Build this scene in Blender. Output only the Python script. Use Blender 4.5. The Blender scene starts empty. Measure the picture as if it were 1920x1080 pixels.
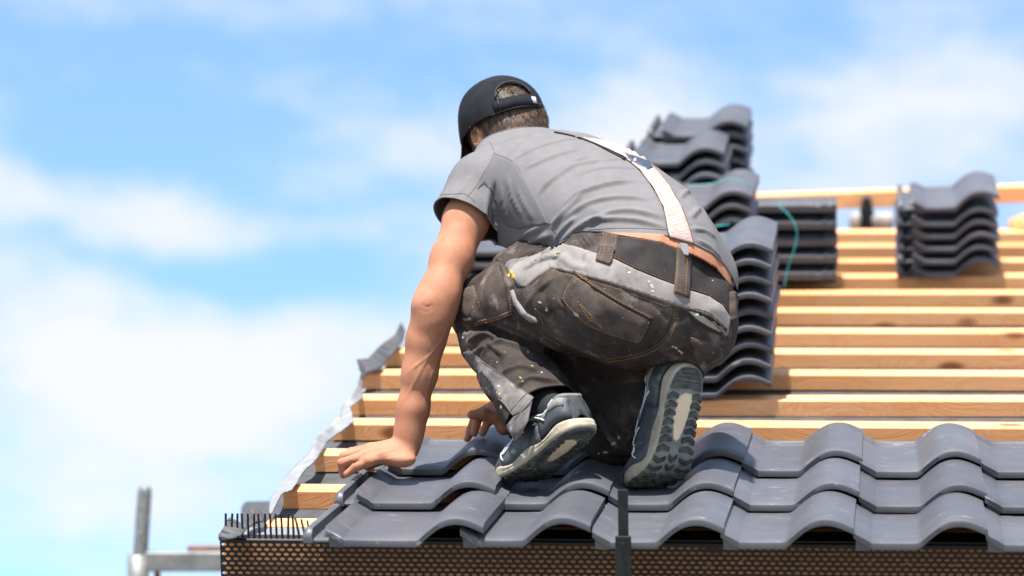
import bpy, bmesh, math, random
import numpy as np
from mathutils import Vector, Matrix
from mathutils.bvhtree import BVHTree
from mathutils.geometry import delaunay_2d_cdt
random.seed(7); rng = np.random.default_rng(7)
SC = bpy.context.scene
COL = SC.collection
# ------------------------------------------------------------------ camera
F = 6000.0                                   # focal length in pixels of a 1920 wide picture
CAM = np.array([.7715, -5.8846, -1.1976]); YAW, PIT, ROL = .1207, .2786, .0326
FW = np.array([-math.sin(YAW)*math.cos(PIT), math.cos(YAW)*math.cos(PIT), math.sin(PIT)])
_rt = np.array([math.cos(YAW), math.sin(YAW), 0]); _up = np.cross(_rt, FW)
RT = math.cos(ROL)*_rt + math.sin(ROL)*_up
UP = math.cos(ROL)*_up - math.sin(ROL)*_rt
cam_d = bpy.data.cameras.new('camera'); cam = bpy.data.objects.new('camera', cam_d); COL.objects.link(cam)
cam.matrix_world = Matrix(((RT[0], UP[0], -FW[0], CAM[0]), (RT[1], UP[1], -FW[1], CAM[1]), (RT[2], UP[2], -FW[2], CAM[2]), (0, 0, 0, 1)))
cam_d.sensor_width = 36; cam_d.lens = F/1920*36; cam_d.clip_end = 3000; cam_d.clip_start = .1
cam_d.dof.use_dof = True; cam_d.dof.focus_distance = 6.38; cam_d.dof.aperture_fstop = 3.0
SC.camera = cam
# ------------------------------------------------------------------ light
PITCH = math.radians(25)
cP, sP = math.cos(PITCH), math.sin(PITCH)
def RF(u, v, w): return np.array([u, v*cP - w*sP, v*sP + w*cP])   # roof frame -> world
NRM = RF(0, 0, 1)
SUN = RF(-.08, -.075, .98); SUN = SUN/np.linalg.norm(SUN)            # towards the sun
EXPOSURE = 1.24
SC.view_settings.view_transform = 'Standard'; SC.view_settings.look = 'None'
SC.view_settings.exposure = EXPOSURE; SC.view_settings.gamma = 1
SC.view_settings.use_curve_mapping = False
sl = bpy.data.lights.new('sun', 'SUN'); sl.energy = 4.9; sl.angle = math.radians(1.2); sl.color = (1, .955, .89)
so = bpy.data.objects.new('sun', sl); COL.objects.link(so)
so.rotation_euler = Vector(SUN).to_track_quat('Z', 'Y').to_euler()
def at(x, y, d):                             # point at depth d metres along the optical axis seen at pixel x, y
    return CAM + d*(FW + RT*((x-960)/F) - UP*((y-540)/F))
def on_roof(x, y, w):                        # roof coordinates (u, v, w) of the point of plane w seen at pixel x, y
    r = FW + RT*((x-960)/F) - UP*((y-540)/F)
    t = (w - CAM@NRM)/(r@NRM); P = CAM + r*t
    return np.array([P[0], P[1]*cP + P[2]*sP, w])
def proj(P):
    d = np.asarray(P) - CAM; z = d@FW
    return 960 + F*(d@RT)/z, 540 - F*(d@UP)/z, z
W = bpy.data.worlds.new('World'); SC.world = W; W.use_nodes = True
def build_sky():
    nt = W.node_tree; nt.nodes.clear(); N = nt.nodes.new; L = nt.links.new
    out = N('ShaderNodeOutputWorld'); bg = N('ShaderNodeBackground'); bg.inputs[1].default_value = .110
    L(bg.outputs[0], out.inputs[0])
    sky = N('ShaderNodeTexSky'); sky.sky_type = 'NISHITA'; sky.sun_disc = False
    sky.sun_elevation = math.asin(SUN[2]); sky.sun_rotation = math.atan2(SUN[0], SUN[1])
    sky.air_density = 1.0; sky.dust_density = .6; sky.ozone_density = 1.5
    geo = N('ShaderNodeTexCoord')
    def vm(op, a, b=None):
        n = N('ShaderNodeVectorMath'); n.operation = op
        for i, v in enumerate((a, b)):
            if v is None: continue
            if isinstance(v, (tuple, list)): n.inputs[i].default_value = v
            else: L(v, n.inputs[i])
        return n
    def mm(op, a, b=None, clamp=False):
        n = N('ShaderNodeMath'); n.operation = op; n.use_clamp = clamp
        for i, v in enumerate((a, b)):
            if v is None: continue
            if isinstance(v, (int, float)): n.inputs[i].default_value = v
            else: L(v, n.inputs[i])
        return n.outputs[0]
    d = vm('NORMALIZE', geo.outputs['Generated']).outputs[0]
    def noise(scale, detail, rough, vec):
        n = N('ShaderNodeTexNoise'); n.inputs['Scale'].default_value = scale; n.inputs['Detail'].default_value = detail
        n.inputs['Roughness'].default_value = rough; L(vec, n.inputs['Vector']); return n
    w1 = noise(9, 5, .55, d)
    warp = vm('SCALE', vm('SUBTRACT', w1.outputs['Color'], (.5, .5, .5)).outputs[0]); warp.inputs['Scale'].default_value = .075
    dw = vm('ADD', d, warp.outputs[0]).outputs[0]
    clouds = [(150, 730, 300, 150, .62), (400, 800, 230, 130, .40), (130, 390, 260, 75, .42), (470, 400, 190, 55, .2),
              (560, 110, 210, 55, .14), (730, 215, 140, 65, .35), (1130, 200, 150, 75, .3), (1560, 240, 330, 120, .30), (270, 190, 330, 95, -.50), (150, 200, 200, 90, -.25), (340, 505, 270, 48, -.50), (640, 500, 190, 80, -.30), (1400, 60, 330, 65, -.35), (300, 905, 160, 40, -.25), (700, 40, 230, 50, -.28), (450, 50, 300, 60, -.2), (950, 90, 200, 60, -.15), (1250, 120, 160, 50, -.1), (1760, 90, 260, 110, .30),  (640, 340, 180, 45, -.25),
              (1480, 330, 190, 60, .15), (210, 960, 260, 60, .35), (620, 660, 180, 130, .12)]
    acc = None
    for x, y, rx, ry, a in clouds:
        c = at(x, y, 1.0) - CAM; c = c/np.linalg.norm(c)
        t1 = np.cross(c, [0, 0, 1]); t1 /= np.linalg.norm(t1); t2 = np.cross(t1, c)
        A = mm('MULTIPLY', vm('DOT_PRODUCT', dw, tuple(t1)).outputs['Value'], F/rx)
        B = mm('MULTIPLY', vm('DOT_PRODUCT', dw, tuple(t2)).outputs['Value'], F/ry)
        r2 = mm('ADD', mm('MULTIPLY', A, A), mm('MULTIPLY', B, B))
        g = mm('MULTIPLY', mm('POWER', 2.718, mm('MULTIPLY', r2, -.8)), a)
        acc = g if acc is None else mm('ADD', acc, g)
    sq = vm('MULTIPLY', d, (1, 1, 2.2)).outputs[0]
    n2 = noise(17, 10, .62, sq); n3 = noise(3.2, 5, .55, sq)
    f = mm('ADD', acc, mm('MULTIPLY', mm('SUBTRACT', n2.outputs['Fac'], .5), 1.7))
    f = mm('ADD', f, mm('MULTIPLY', mm('SUBTRACT', n3.outputs['Fac'], .28), 1.0))
    mr = N('ShaderNodeMapRange'); mr.interpolation_type = 'SMOOTHSTEP'; L(f, mr.inputs[0])
    mr.inputs[1].default_value = -.15; mr.inputs[2].default_value = .85; mr.inputs[3].default_value = 0.06; mr.inputs[4].default_value = .97
    tint = N('ShaderNodeMix'); tint.data_type = 'RGBA'; tint.blend_type = 'MULTIPLY'; tint.inputs[0].default_value = 1
    L(sky.outputs[0], tint.inputs[6]); tint.inputs[7].default_value = SKYTINT
    mx = N('ShaderNodeMix'); mx.data_type = 'RGBA'; L(mr.outputs[0], mx.inputs[0]); L(tint.outputs[2], mx.inputs[6])
    mx.inputs[7].default_value = CLOUDCOL
    L(mx.outputs[2], bg.inputs[0])
SKYTINT = (.74, .94, 1.05, 1); CLOUDCOL = (3.72, 3.78, 3.82, 1)
build_sky()
# ------------------------------------------------------------------ helpers
def mesh_obj(name, V, Fc, mat=None, parent=None, smooth=False, mats=None, midx=None):
    me = bpy.data.meshes.new(name)
    V = np.asarray(V, float)
    me.from_pydata([tuple(v) for v in V], [], [tuple(int(i) for i in f) for f in Fc])
    if mats:
        for m in mats: me.materials.append(m)
    elif mat: me.materials.append(mat)
    if midx is not None: me.polygons.foreach_set('material_index', np.asarray(midx, np.int32))
    if smooth: me.polygons.foreach_set('use_smooth', np.ones(len(me.polygons), bool))
    me.update()
    o = bpy.data.objects.new(name, me); COL.objects.link(o)
    if parent: o.parent = parent
    return o
def link_copy(o, name=None, parent=None):
    c = o.copy(); COL.objects.link(c)
    if parent: c.parent = parent
    return c
def tag(o, label=None, cat=None, group=None, kind=None):
    if label: o['label'] = label
    if cat: o['category'] = cat
    if group: o['group'] = group
    o['kind'] = kind or 'thing'
    return o
def empty(name, M=None):
    o = bpy.data.objects.new(name, None); COL.objects.link(o); o.empty_display_size = .1
    if M is not None: o.matrix_world = M
    return o
class Geo:
    def __init__(s): s.V = []; s.F = []
    def add(s, V, Fc):
        n = len(s.V); s.V += [tuple(v) for v in V]; s.F += [tuple(i+n for i in f) for f in Fc]
    def box(s, a, b):
        (x0, y0, z0), (x1, y1, z1) = a, b
        s.add([(x0,y0,z0),(x1,y0,z0),(x1,y1,z0),(x0,y1,z0),(x0,y0,z1),(x1,y0,z1),(x1,y1,z1),(x0,y1,z1)],
              [(0,3,2,1),(4,5,6,7),(0,1,5,4),(1,2,6,5),(2,3,7,6),(3,0,4,7)])
    def tube(s, P, r, n=6, cap=True):
        P = [np.asarray(p, float) for p in P]; m = len(P); rr = r if hasattr(r, '__len__') else [r]*m
        V = []; ref = np.array([.31, .2, .93])
        for i in range(m):
            t = P[min(i+1, m-1)] - P[max(i-1, 0)]; t = t/(np.linalg.norm(t)+1e-12)
            a = np.cross(t, ref); 
            if np.linalg.norm(a) < .15: a = np.cross(t, [1, 0, 0])
            a /= np.linalg.norm(a); b = np.cross(t, a)
            for k in range(n):
                th = 2*math.pi*k/n; V.append(P[i] + rr[i]*(math.cos(th)*a + math.sin(th)*b))
        Fc = [(i*n+k, i*n+(k+1) % n, (i+1)*n+(k+1) % n, (i+1)*n+k) for i in range(m-1) for k in range(n)]
        if cap: Fc += [tuple(range(n))[::-1], tuple((m-1)*n+k for k in range(n))]
        s.add(V, Fc)
    def obj(s, name, mat, parent=None, smooth=False): return mesh_obj(name, s.V, s.F, mat, parent, smooth)
def bevel(o, w, seg=2):
    m = o.modifiers.new('bevel', 'BEVEL'); m.width = w; m.segments = seg; m.limit_method = 'ANGLE'; return o
# ------------------------------------------------------------------ materials
def material(name, c1, c2=None, rough=.6, scale=20, stretch=(1,1,1), detail=4, bump=0., bscale=200, bstretch=None, spec=.5,
             metal=0., lo=.35, hi=.65, c3=None, s3=60, t3=.62, w3=.04, rvar=0., coord='Object', sheen=0., sss=0., rnd=0., wave=None):
    m = bpy.data.materials.new(name); m.use_nodes = True; nt = m.node_tree; N = nt.nodes.new; L = nt.links.new
    b = nt.nodes['Principled BSDF']; b.inputs['Roughness'].default_value = rough; b.inputs['Metallic'].default_value = metal
    b.inputs['Specular IOR Level'].default_value = spec
    tc = N('ShaderNodeTexCoord'); mp = N('ShaderNodeMapping'); mp.inputs['Scale'].default_value = stretch
    vec = tc.outputs[coord]
    if rnd:
        oi = N('ShaderNodeObjectInfo'); ad = N('ShaderNodeVectorMath'); ad.operation = 'ADD'
        sc_ = N('ShaderNodeMath'); sc_.operation = 'MULTIPLY'; sc_.inputs[1].default_value = 37.0
        L(oi.outputs['Random'], sc_.inputs[0]); L(vec, ad.inputs[0]); L(sc_.outputs[0], ad.inputs[1]); vec = ad.outputs[0]
    L(vec, mp.inputs[0])
    if c2 is None: c2 = c1
    nz = N('ShaderNodeTexNoise'); nz.inputs['Scale'].default_value = scale; nz.inputs['Detail'].default_value = detail; nz.inputs['Roughness'].default_value = .6
    L(mp.outputs[0], nz.inputs['Vector'])
    mr = N('ShaderNodeMapRange'); mr.inputs[1].default_value = lo; mr.inputs[2].default_value = hi; L(nz.outputs['Fac'], mr.inputs[0])
    mx = N('ShaderNodeMix'); mx.data_type = 'RGBA'; L(mr.outputs[0], mx.inputs[0]); mx.inputs[6].default_value = (*c1, 1); mx.inputs[7].default_value = (*c2, 1)
    col = mx.outputs[2]
    if c3 is not None:
        n3 = N('ShaderNodeTexNoise'); n3.inputs['Scale'].default_value = s3; n3.inputs['Detail'].default_value = 5; n3.inputs['Roughness'].default_value = .65; L(mp.outputs[0], n3.inputs['Vector'])
        r3 = N('ShaderNodeMapRange'); r3.inputs[1].default_value = t3; r3.inputs[2].default_value = t3+w3; L(n3.outputs['Fac'], r3.inputs[0])
        m3 = N('ShaderNodeMix'); m3.data_type = 'RGBA'; L(r3.outputs[0], m3.inputs[0]); L(col, m3.inputs[6]); m3.inputs[7].default_value = (*c3, 1); col = m3.outputs[2]
    if rnd:
        hs = N('ShaderNodeHueSaturation'); vv = N('ShaderNodeMapRange'); L(oi.outputs['Random'], vv.inputs[0]); vv.inputs[3].default_value = 1-rnd; vv.inputs[4].default_value = 1+rnd
        L(vv.outputs[0], hs.inputs['Value']); L(col, hs.inputs['Color']); col = hs.outputs[0]
    L(col, b.inputs['Base Color'])
    if rvar:
        rr = N('ShaderNodeMapRange'); L(nz.outputs['Fac'], rr.inputs[0]); rr.inputs[1].default_value = .3; rr.inputs[2].default_value = .7
        rr.inputs[3].default_value = rough-rvar; rr.inputs[4].default_value = rough+rvar; L(rr.outputs[0], b.inputs['Roughness'])
    if bump:
        bn = N('ShaderNodeTexNoise'); bn.inputs['Scale'].default_value = bscale; bn.inputs['Detail'].default_value = 3
        if bstretch:
            m2 = N('ShaderNodeMapping'); m2.inputs['Scale'].default_value = bstretch; L(vec, m2.inputs[0]); L(m2.outputs[0], bn.inputs['Vector'])
        else: L(mp.outputs[0], bn.inputs['Vector'])
        bp = N('ShaderNodeBump'); bp.inputs['Strength'].default_value = bump; bp.inputs['Distance'].default_value = .003
        L(bn.outputs['Fac'], bp.inputs['Height']); L(bp.outputs[0], b.inputs['Normal'])
    if sheen: b.inputs['Sheen Weight'].default_value = sheen
    if sss:
        b.inputs['Subsurface Weight'].default_value = sss; b.inputs['Subsurface Radius'].default_value = (.012, .005, .003)
    return m
def wood_material(name, c1, c2, knot):
    m = bpy.data.materials.new(name); m.use_nodes = True; nt = m.node_tree; N = nt.nodes.new; L = nt.links.new
    b = nt.nodes['Principled BSDF']; b.inputs['Roughness'].default_value = .62; b.inputs['Specular IOR Level'].default_value = .3
    tc = N('ShaderNodeTexCoord'); oi = N('ShaderNodeObjectInfo')
    ml = N('ShaderNodeMath'); ml.operation = 'MULTIPLY'; ml.inputs[1].default_value = 53.; L(oi.outputs['Random'], ml.inputs[0])
    cx = N('ShaderNodeCombineXYZ'); L(ml.outputs[0], cx.inputs[0]); L(ml.outputs[0], cx.inputs[1])
    ad = N('ShaderNodeVectorMath'); ad.operation = 'ADD'; L(tc.outputs['Object'], ad.inputs[0]); L(cx.outputs[0], ad.inputs[1])
    def noise(st, sc, de, src=None):
        mp = N('ShaderNodeMapping'); mp.inputs['Scale'].default_value = st; L(src or ad.outputs[0], mp.inputs[0])
        n = N('ShaderNodeTexNoise'); n.inputs['Scale'].default_value = sc; n.inputs['Detail'].default_value = de; L(mp.outputs[0], n.inputs['Vector']); return n
    # knots: one cell point every half metre along the grain
    mpv = N('ShaderNodeMapping'); mpv.inputs['Scale'].default_value = (4.2, 9, 9); L(ad.outputs[0], mpv.inputs[0])
    vo = N('ShaderNodeTexVoronoi'); vo.inputs['Scale'].default_value = 1; vo.inputs['Randomness'].default_value = 1; L(mpv.outputs[0], vo.inputs['Vector'])
    kr = N('ShaderNodeMapRange'); kr.interpolation_type = 'SMOOTHSTEP'; kr.inputs[1].default_value = .07; kr.inputs[2].default_value = .20; kr.inputs[3].default_value = 1; kr.inputs[4].default_value = 0; L(vo.outputs['Distance'], kr.inputs[0])
    # grain bends round the knots
    gd = N('ShaderNodeMath'); gd.operation = 'MULTIPLY'; gd.inputs[1].default_value = .35; L(vo.outputs['Distance'], gd.inputs[0])
    cz = N('ShaderNodeCombineXYZ'); L(gd.outputs[0], cz.inputs[1]); L(gd.outputs[0], cz.inputs[2])
    a2 = N('ShaderNodeVectorMath'); a2.operation = 'ADD'; L(ad.outputs[0], a2.inputs[0]); L(cz.outputs[0], a2.inputs[1])
    g1 = noise((1.3, 42, 42), 2.2, 4, a2.outputs[0]); g2 = noise((.9, 3, 3), 1.6, 3)
    mx = N('ShaderNodeMix'); mx.data_type = 'RGBA'; mr = N('ShaderNodeMapRange'); mr.inputs[1].default_value = .3; mr.inputs[2].default_value = .7; L(g1.outputs['Fac'], mr.inputs[0]); L(mr.outputs[0], mx.inputs[0])
    mx.inputs[6].default_value = (*c1, 1); mx.inputs[7].default_value = (*c2, 1)
    m2 = N('ShaderNodeMix'); m2.data_type = 'RGBA'; m2.blend_type = 'MULTIPLY'; r2 = N('ShaderNodeMapRange'); r2.inputs[1].default_value = .35; r2.inputs[2].default_value = .7; L(g2.outputs['Fac'], r2.inputs[0]); L(r2.outputs[0], m2.inputs[0]); L(mx.outputs[2], m2.inputs[6]); m2.inputs[7].default_value = (.86, .72, .58, 1)
    m3 = N('ShaderNodeMix'); m3.data_type = 'RGBA'; L(kr.outputs[0], m3.inputs[0]); L(m2.outputs[2], m3.inputs[6]); m3.inputs[7].default_value = (*knot, 1)
    hs = N('ShaderNodeHueSaturation'); vv = N('ShaderNodeMapRange'); L(oi.outputs['Random'], vv.inputs[0]); vv.inputs[3].default_value = .88; vv.inputs[4].default_value = 1.1
    L(vv.outputs[0], hs.inputs['Value']); L(m3.outputs[2], hs.inputs['Color']); L(hs.outputs[0], b.inputs['Base Color'])
    bp = N('ShaderNodeBump'); bp.inputs['Strength'].default_value = .35; bp.inputs['Distance'].default_value = .002; L(g1.outputs['Fac'], bp.inputs['Height']); L(bp.outputs[0], b.inputs['Normal'])
    return m
def tile_material(name, c1, c2):
    m = bpy.data.materials.new(name); m.use_nodes = True; nt = m.node_tree; N = nt.nodes.new; L = nt.links.new
    b = nt.nodes['Principled BSDF']; b.inputs['Specular IOR Level'].default_value = .5; b.inputs['Coat Weight'].default_value = .12; b.inputs['Coat Roughness'].default_value = .4
    tc = N('ShaderNodeTexCoord'); oi = N('ShaderNodeObjectInfo'); ml = N('ShaderNodeMath'); ml.operation = 'MULTIPLY'; ml.inputs[1].default_value = 41.; L(oi.outputs['Random'], ml.inputs[0])
    ad = N('ShaderNodeVectorMath'); ad.operation = 'ADD'; L(tc.outputs['Object'], ad.inputs[0]); L(ml.outputs[0], ad.inputs[1])
    n1 = N('ShaderNodeTexNoise'); n1.inputs['Scale'].default_value = 9; n1.inputs['Detail'].default_value = 6; L(ad.outputs[0], n1.inputs['Vector'])
    mx = N('ShaderNodeMix'); mx.data_type = 'RGBA'; L(n1.outputs['Fac'], mx.inputs[0]); mx.inputs[6].default_value = (*c1, 1); mx.inputs[7].default_value = (*c2, 1)
    # pale scuffs: short streaks, thresholded
    mp = N('ShaderNodeMapping'); mp.inputs['Scale'].default_value = (22, 150, 22); mp.inputs['Rotation'].default_value = (0, 0, .25); L(ad.outputs[0], mp.inputs[0])
    n2 = N('ShaderNodeTexNoise'); n2.inputs['Scale'].default_value = 1; n2.inputs['Detail'].default_value = 3; L(mp.outputs[0], n2.inputs['Vector'])
    r2 = N('ShaderNodeMapRange'); r2.inputs[1].default_value = .655; r2.inputs[2].default_value = .74; r2.inputs[4].default_value = .5; L(n2.outputs['Fac'], r2.inputs[0])
    v3 = N('ShaderNodeTexVoronoi'); v3.inputs['Scale'].default_value = 90; L(ad.outputs[0], v3.inputs['Vector'])
    r3 = N('ShaderNodeMapRange'); r3.inputs[1].default_value = .06; r3.inputs[2].default_value = .12; r3.inputs[3].default_value = .7; r3.inputs[4].default_value = 0; L(v3.outputs['Distance'], r3.inputs[0])
    n4 = N('ShaderNodeTexNoise'); n4.inputs['Scale'].default_value = 12; L(ad.outputs[0], n4.inputs['Vector'])
    r4 = N('ShaderNodeMapRange'); r4.inputs[1].default_value = .52; r4.inputs[2].default_value = .6; L(n4.outputs['Fac'], r4.inputs[0])
    mu = N('ShaderNodeMath'); mu.operation = 'MULTIPLY'; L(r3.outputs[0], mu.inputs[0]); L(r4.outputs[0], mu.inputs[1])
    mxm = N('ShaderNodeMath'); mxm.operation = 'MAXIMUM'; L(mu.outputs[0], mxm.inputs[0]); L(r2.outputs[0], mxm.inputs[1])
    m2 = N('ShaderNodeMix'); m2.data_type = 'RGBA'; L(mxm.outputs[0], m2.inputs[0]); L(mx.outputs[2], m2.inputs[6]); m2.inputs[7].default_value = (.42, .41, .42, 1)
    n5 = N('ShaderNodeTexNoise'); n5.inputs['Scale'].default_value = 5.5; n5.inputs['Detail'].default_value = 7; n5.inputs['Roughness'].default_value = .68; L(ad.outputs[0], n5.inputs['Vector'])
    r5 = N('ShaderNodeMapRange'); r5.inputs[1].default_value = .50; r5.inputs[2].default_value = .72; r5.inputs[4].default_value = .26; L(n5.outputs['Fac'], r5.inputs[0])
    m5 = N('ShaderNodeMix'); m5.data_type = 'RGBA'; L(r5.outputs[0], m5.inputs[0]); L(m2.outputs[2], m5.inputs[6]); m5.inputs[7].default_value = (.15, .14, .135, 1); m2 = m5
    hs = N('ShaderNodeHueSaturation'); vv = N('ShaderNodeMapRange'); L(oi.outputs['Random'], vv.inputs[0]); vv.inputs[3].default_value = .84; vv.inputs[4].default_value = 1.18
    L(vv.outputs[0], hs.inputs['Value']); L(m2.outputs[2], hs.inputs['Color']); L(hs.outputs[0], b.inputs['Base Color'])
    rr = N('ShaderNodeMapRange'); L(n1.outputs['Fac'], rr.inputs[0]); rr.inputs[3].default_value = .40; rr.inputs[4].default_value = .58; L(rr.outputs[0], b.inputs['Roughness'])
    bn = N('ShaderNodeTexNoise'); bn.inputs['Scale'].default_value = 260; bn.inputs['Detail'].default_value = 4; L(ad.outputs[0], bn.inputs['Vector'])
    bp = N('ShaderNodeBump'); bp.inputs['Strength'].default_value = .12; bp.inputs['Distance'].default_value = .001; L(bn.outputs['Fac'], bp.inputs['Height']); L(bp.outputs[0], b.inputs['Normal'])
    return m
M = {}
M['wood'] = wood_material('spruce', (.88, .375, .14), (.93, .52, .27), (.27, .09, .03))
M['wood_old'] = wood_material('weathered_spruce', (.34, .13, .06), (.42, .18, .09), (.12, .05, .03))
M['tile'] = tile_material('slate_engobe', (.054, .055, .065), (.074, .075, .086))
M['fascia'] = wood_material('fascia_spruce', (.84, .35, .115), (.92, .48, .20), (.3, .1, .03))
M['membrane'] = material('underlay_sheet', (.035, .037, .042), (.06, .062, .068), rough=.75, bump=.3)
M['felt_light'] = material('felt_light', (.17, .176, .185), (.23, .238, .247), rough=.7, scale=25, bump=.3, bscale=80)
M['felt_dark'] = material('felt_dark', (.035, .035, .038), (.075, .075, .08), rough=.8, scale=25, bump=.4)
M['black_plastic'] = material('black_plastic', (.006, .006, .007), (.012, .012, .013), rough=.5, spec=.25)
M['black_steel'] = material('black_steel', (.007, .010, .010), (.016, .02, .02), rough=.45, spec=.3, bump=.15, c3=(.2, .2, .2), s3=180, t3=.74)
M['zinc'] = material('galvanised_steel', (.15, .155, .147), (.25, .255, .243), rough=.5, scale=30, metal=.35, bump=.2, c3=(.25, .24, .2), s3=14, t3=.6, w3=.1)
M['brick_red'] = material('brown_plank', (.15, .085, .065), (.2, .115, .09), rough=.8)
M['teal'] = material('teal_strap', (.03, .42, .42), rough=.5)
M['white_sheet'] = material('white_sheet', (.22, .22, .215), (.34, .34, .33), rough=.95)
M['gutter'] = material('grey_metal', (.16, .165, .18), (.2, .205, .22), rough=.5)
M['ground'] = material('gravel_ground', (.13, .125, .115), (.20, .19, .175), rough=.9, scale=.6)
M['plaster'] = material('plaster', (.6, .58, .54), (.68, .66, .62), rough=.9, scale=8, bump=.3)
# ------------------------------------------------------------------ setting
ROOFM = Matrix(((1, 0, 0, 0), (0, cP, -sP, 0), (0, sP, cP, 0), (0, 0, 0, 1)))
g = Geo(); g.add([(-900, -900, -6.5), (900, -900, -6.5), (900, 900, -6.5), (-900, 900, -6.5)], [(0, 1, 2, 3)])
tag(g.obj('ground', M['ground']), kind='structure')
g = Geo(); g.box((-.40, .25, -6.5), (6.0, 8.6, -.28))
tag(g.obj('house_wall', M['plaster']), 'pale plastered house wall below the unfinished roof', 'wall')
roof = tag(empty('roof', ROOFM), 'half tiled roof with bare wooden battens and black eaves grille', 'roof')
# battens (outer face on w = 0)
BV = [.125, .434, .78] + [1.11+.31*i for i in range(0, 11)]
U1 = 2.35
LEFT = [(500, 984), (536, 919), (594, 853), (626, 798), (656, 751), (680, 705), (712, 664)]
LEFTU = [on_roof(x, y, 0)[0]-.006 for x, y in LEFT]
left_jit = [.012, .0, -.004, .006, .012, .0, -.01, .004, .0, .0, .01, 0, 0, 0]
def batten(v, u0, u1, i):
    g = Geo(); hh = .037; wd = .068
    n = 7; us = np.linspace(u0, u1, n); b = .0022
    V = []
    ring = [(0, -hh), (0, -b), (b, 0), (wd-b, 0), (wd, -b), (wd, -hh)]
    ph = rng.uniform(0, 6, 4)
    for u in us:
        dv = .0025*math.sin(1.1*u+ph[0]); dw = .0018*math.sin(1.3*u+ph[1])
        V += [(u, a+dv, c+dw) for a, c in ring]
    k = len(ring)
    Fc = [(s*k+j, (s+1)*k+j, (s+1)*k+(j+1) % k, s*k+(j+1) % k) for s in range(n-1) for j in range(k)]
    Fc += [tuple(range(k)), tuple((n-1)*k+j for j in range(k))[::-1]]
    g.add(V, Fc)
    o = g.obj('batten', M['wood'], roof); o.location = (0, v, 0)
    return o
for i, v in enumerate(BV):
    b_ = batten(v, LEFTU[i] if i < len(LEFTU) else -.47, U1, i)
g = Geo(); g.box((-.487, .06, -.044), (2.4, 4.5, -.040)); g.obj('underlay_membrane', M['membrane'], roof)
for u in (-.40, .25, .92, 1.6, 2.25):
    g = Geo(); g.box((u-.04, .1, -.24), (u+.04, 4.5, -.046)); g.obj('rafter', M['wood'], roof)
# fascia board behind the grille, reddish lower edge
g = Geo(); g.box((-.487, .036, -.088), (2.4, .060, -.006)); g.obj('fascia_board', M['fascia'], roof)
g = Geo(); g.box((-.487, .038, -.118), (2.4, .060, -.0885)); g.obj('fascia_board', M['wood_old'], roof)
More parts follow.
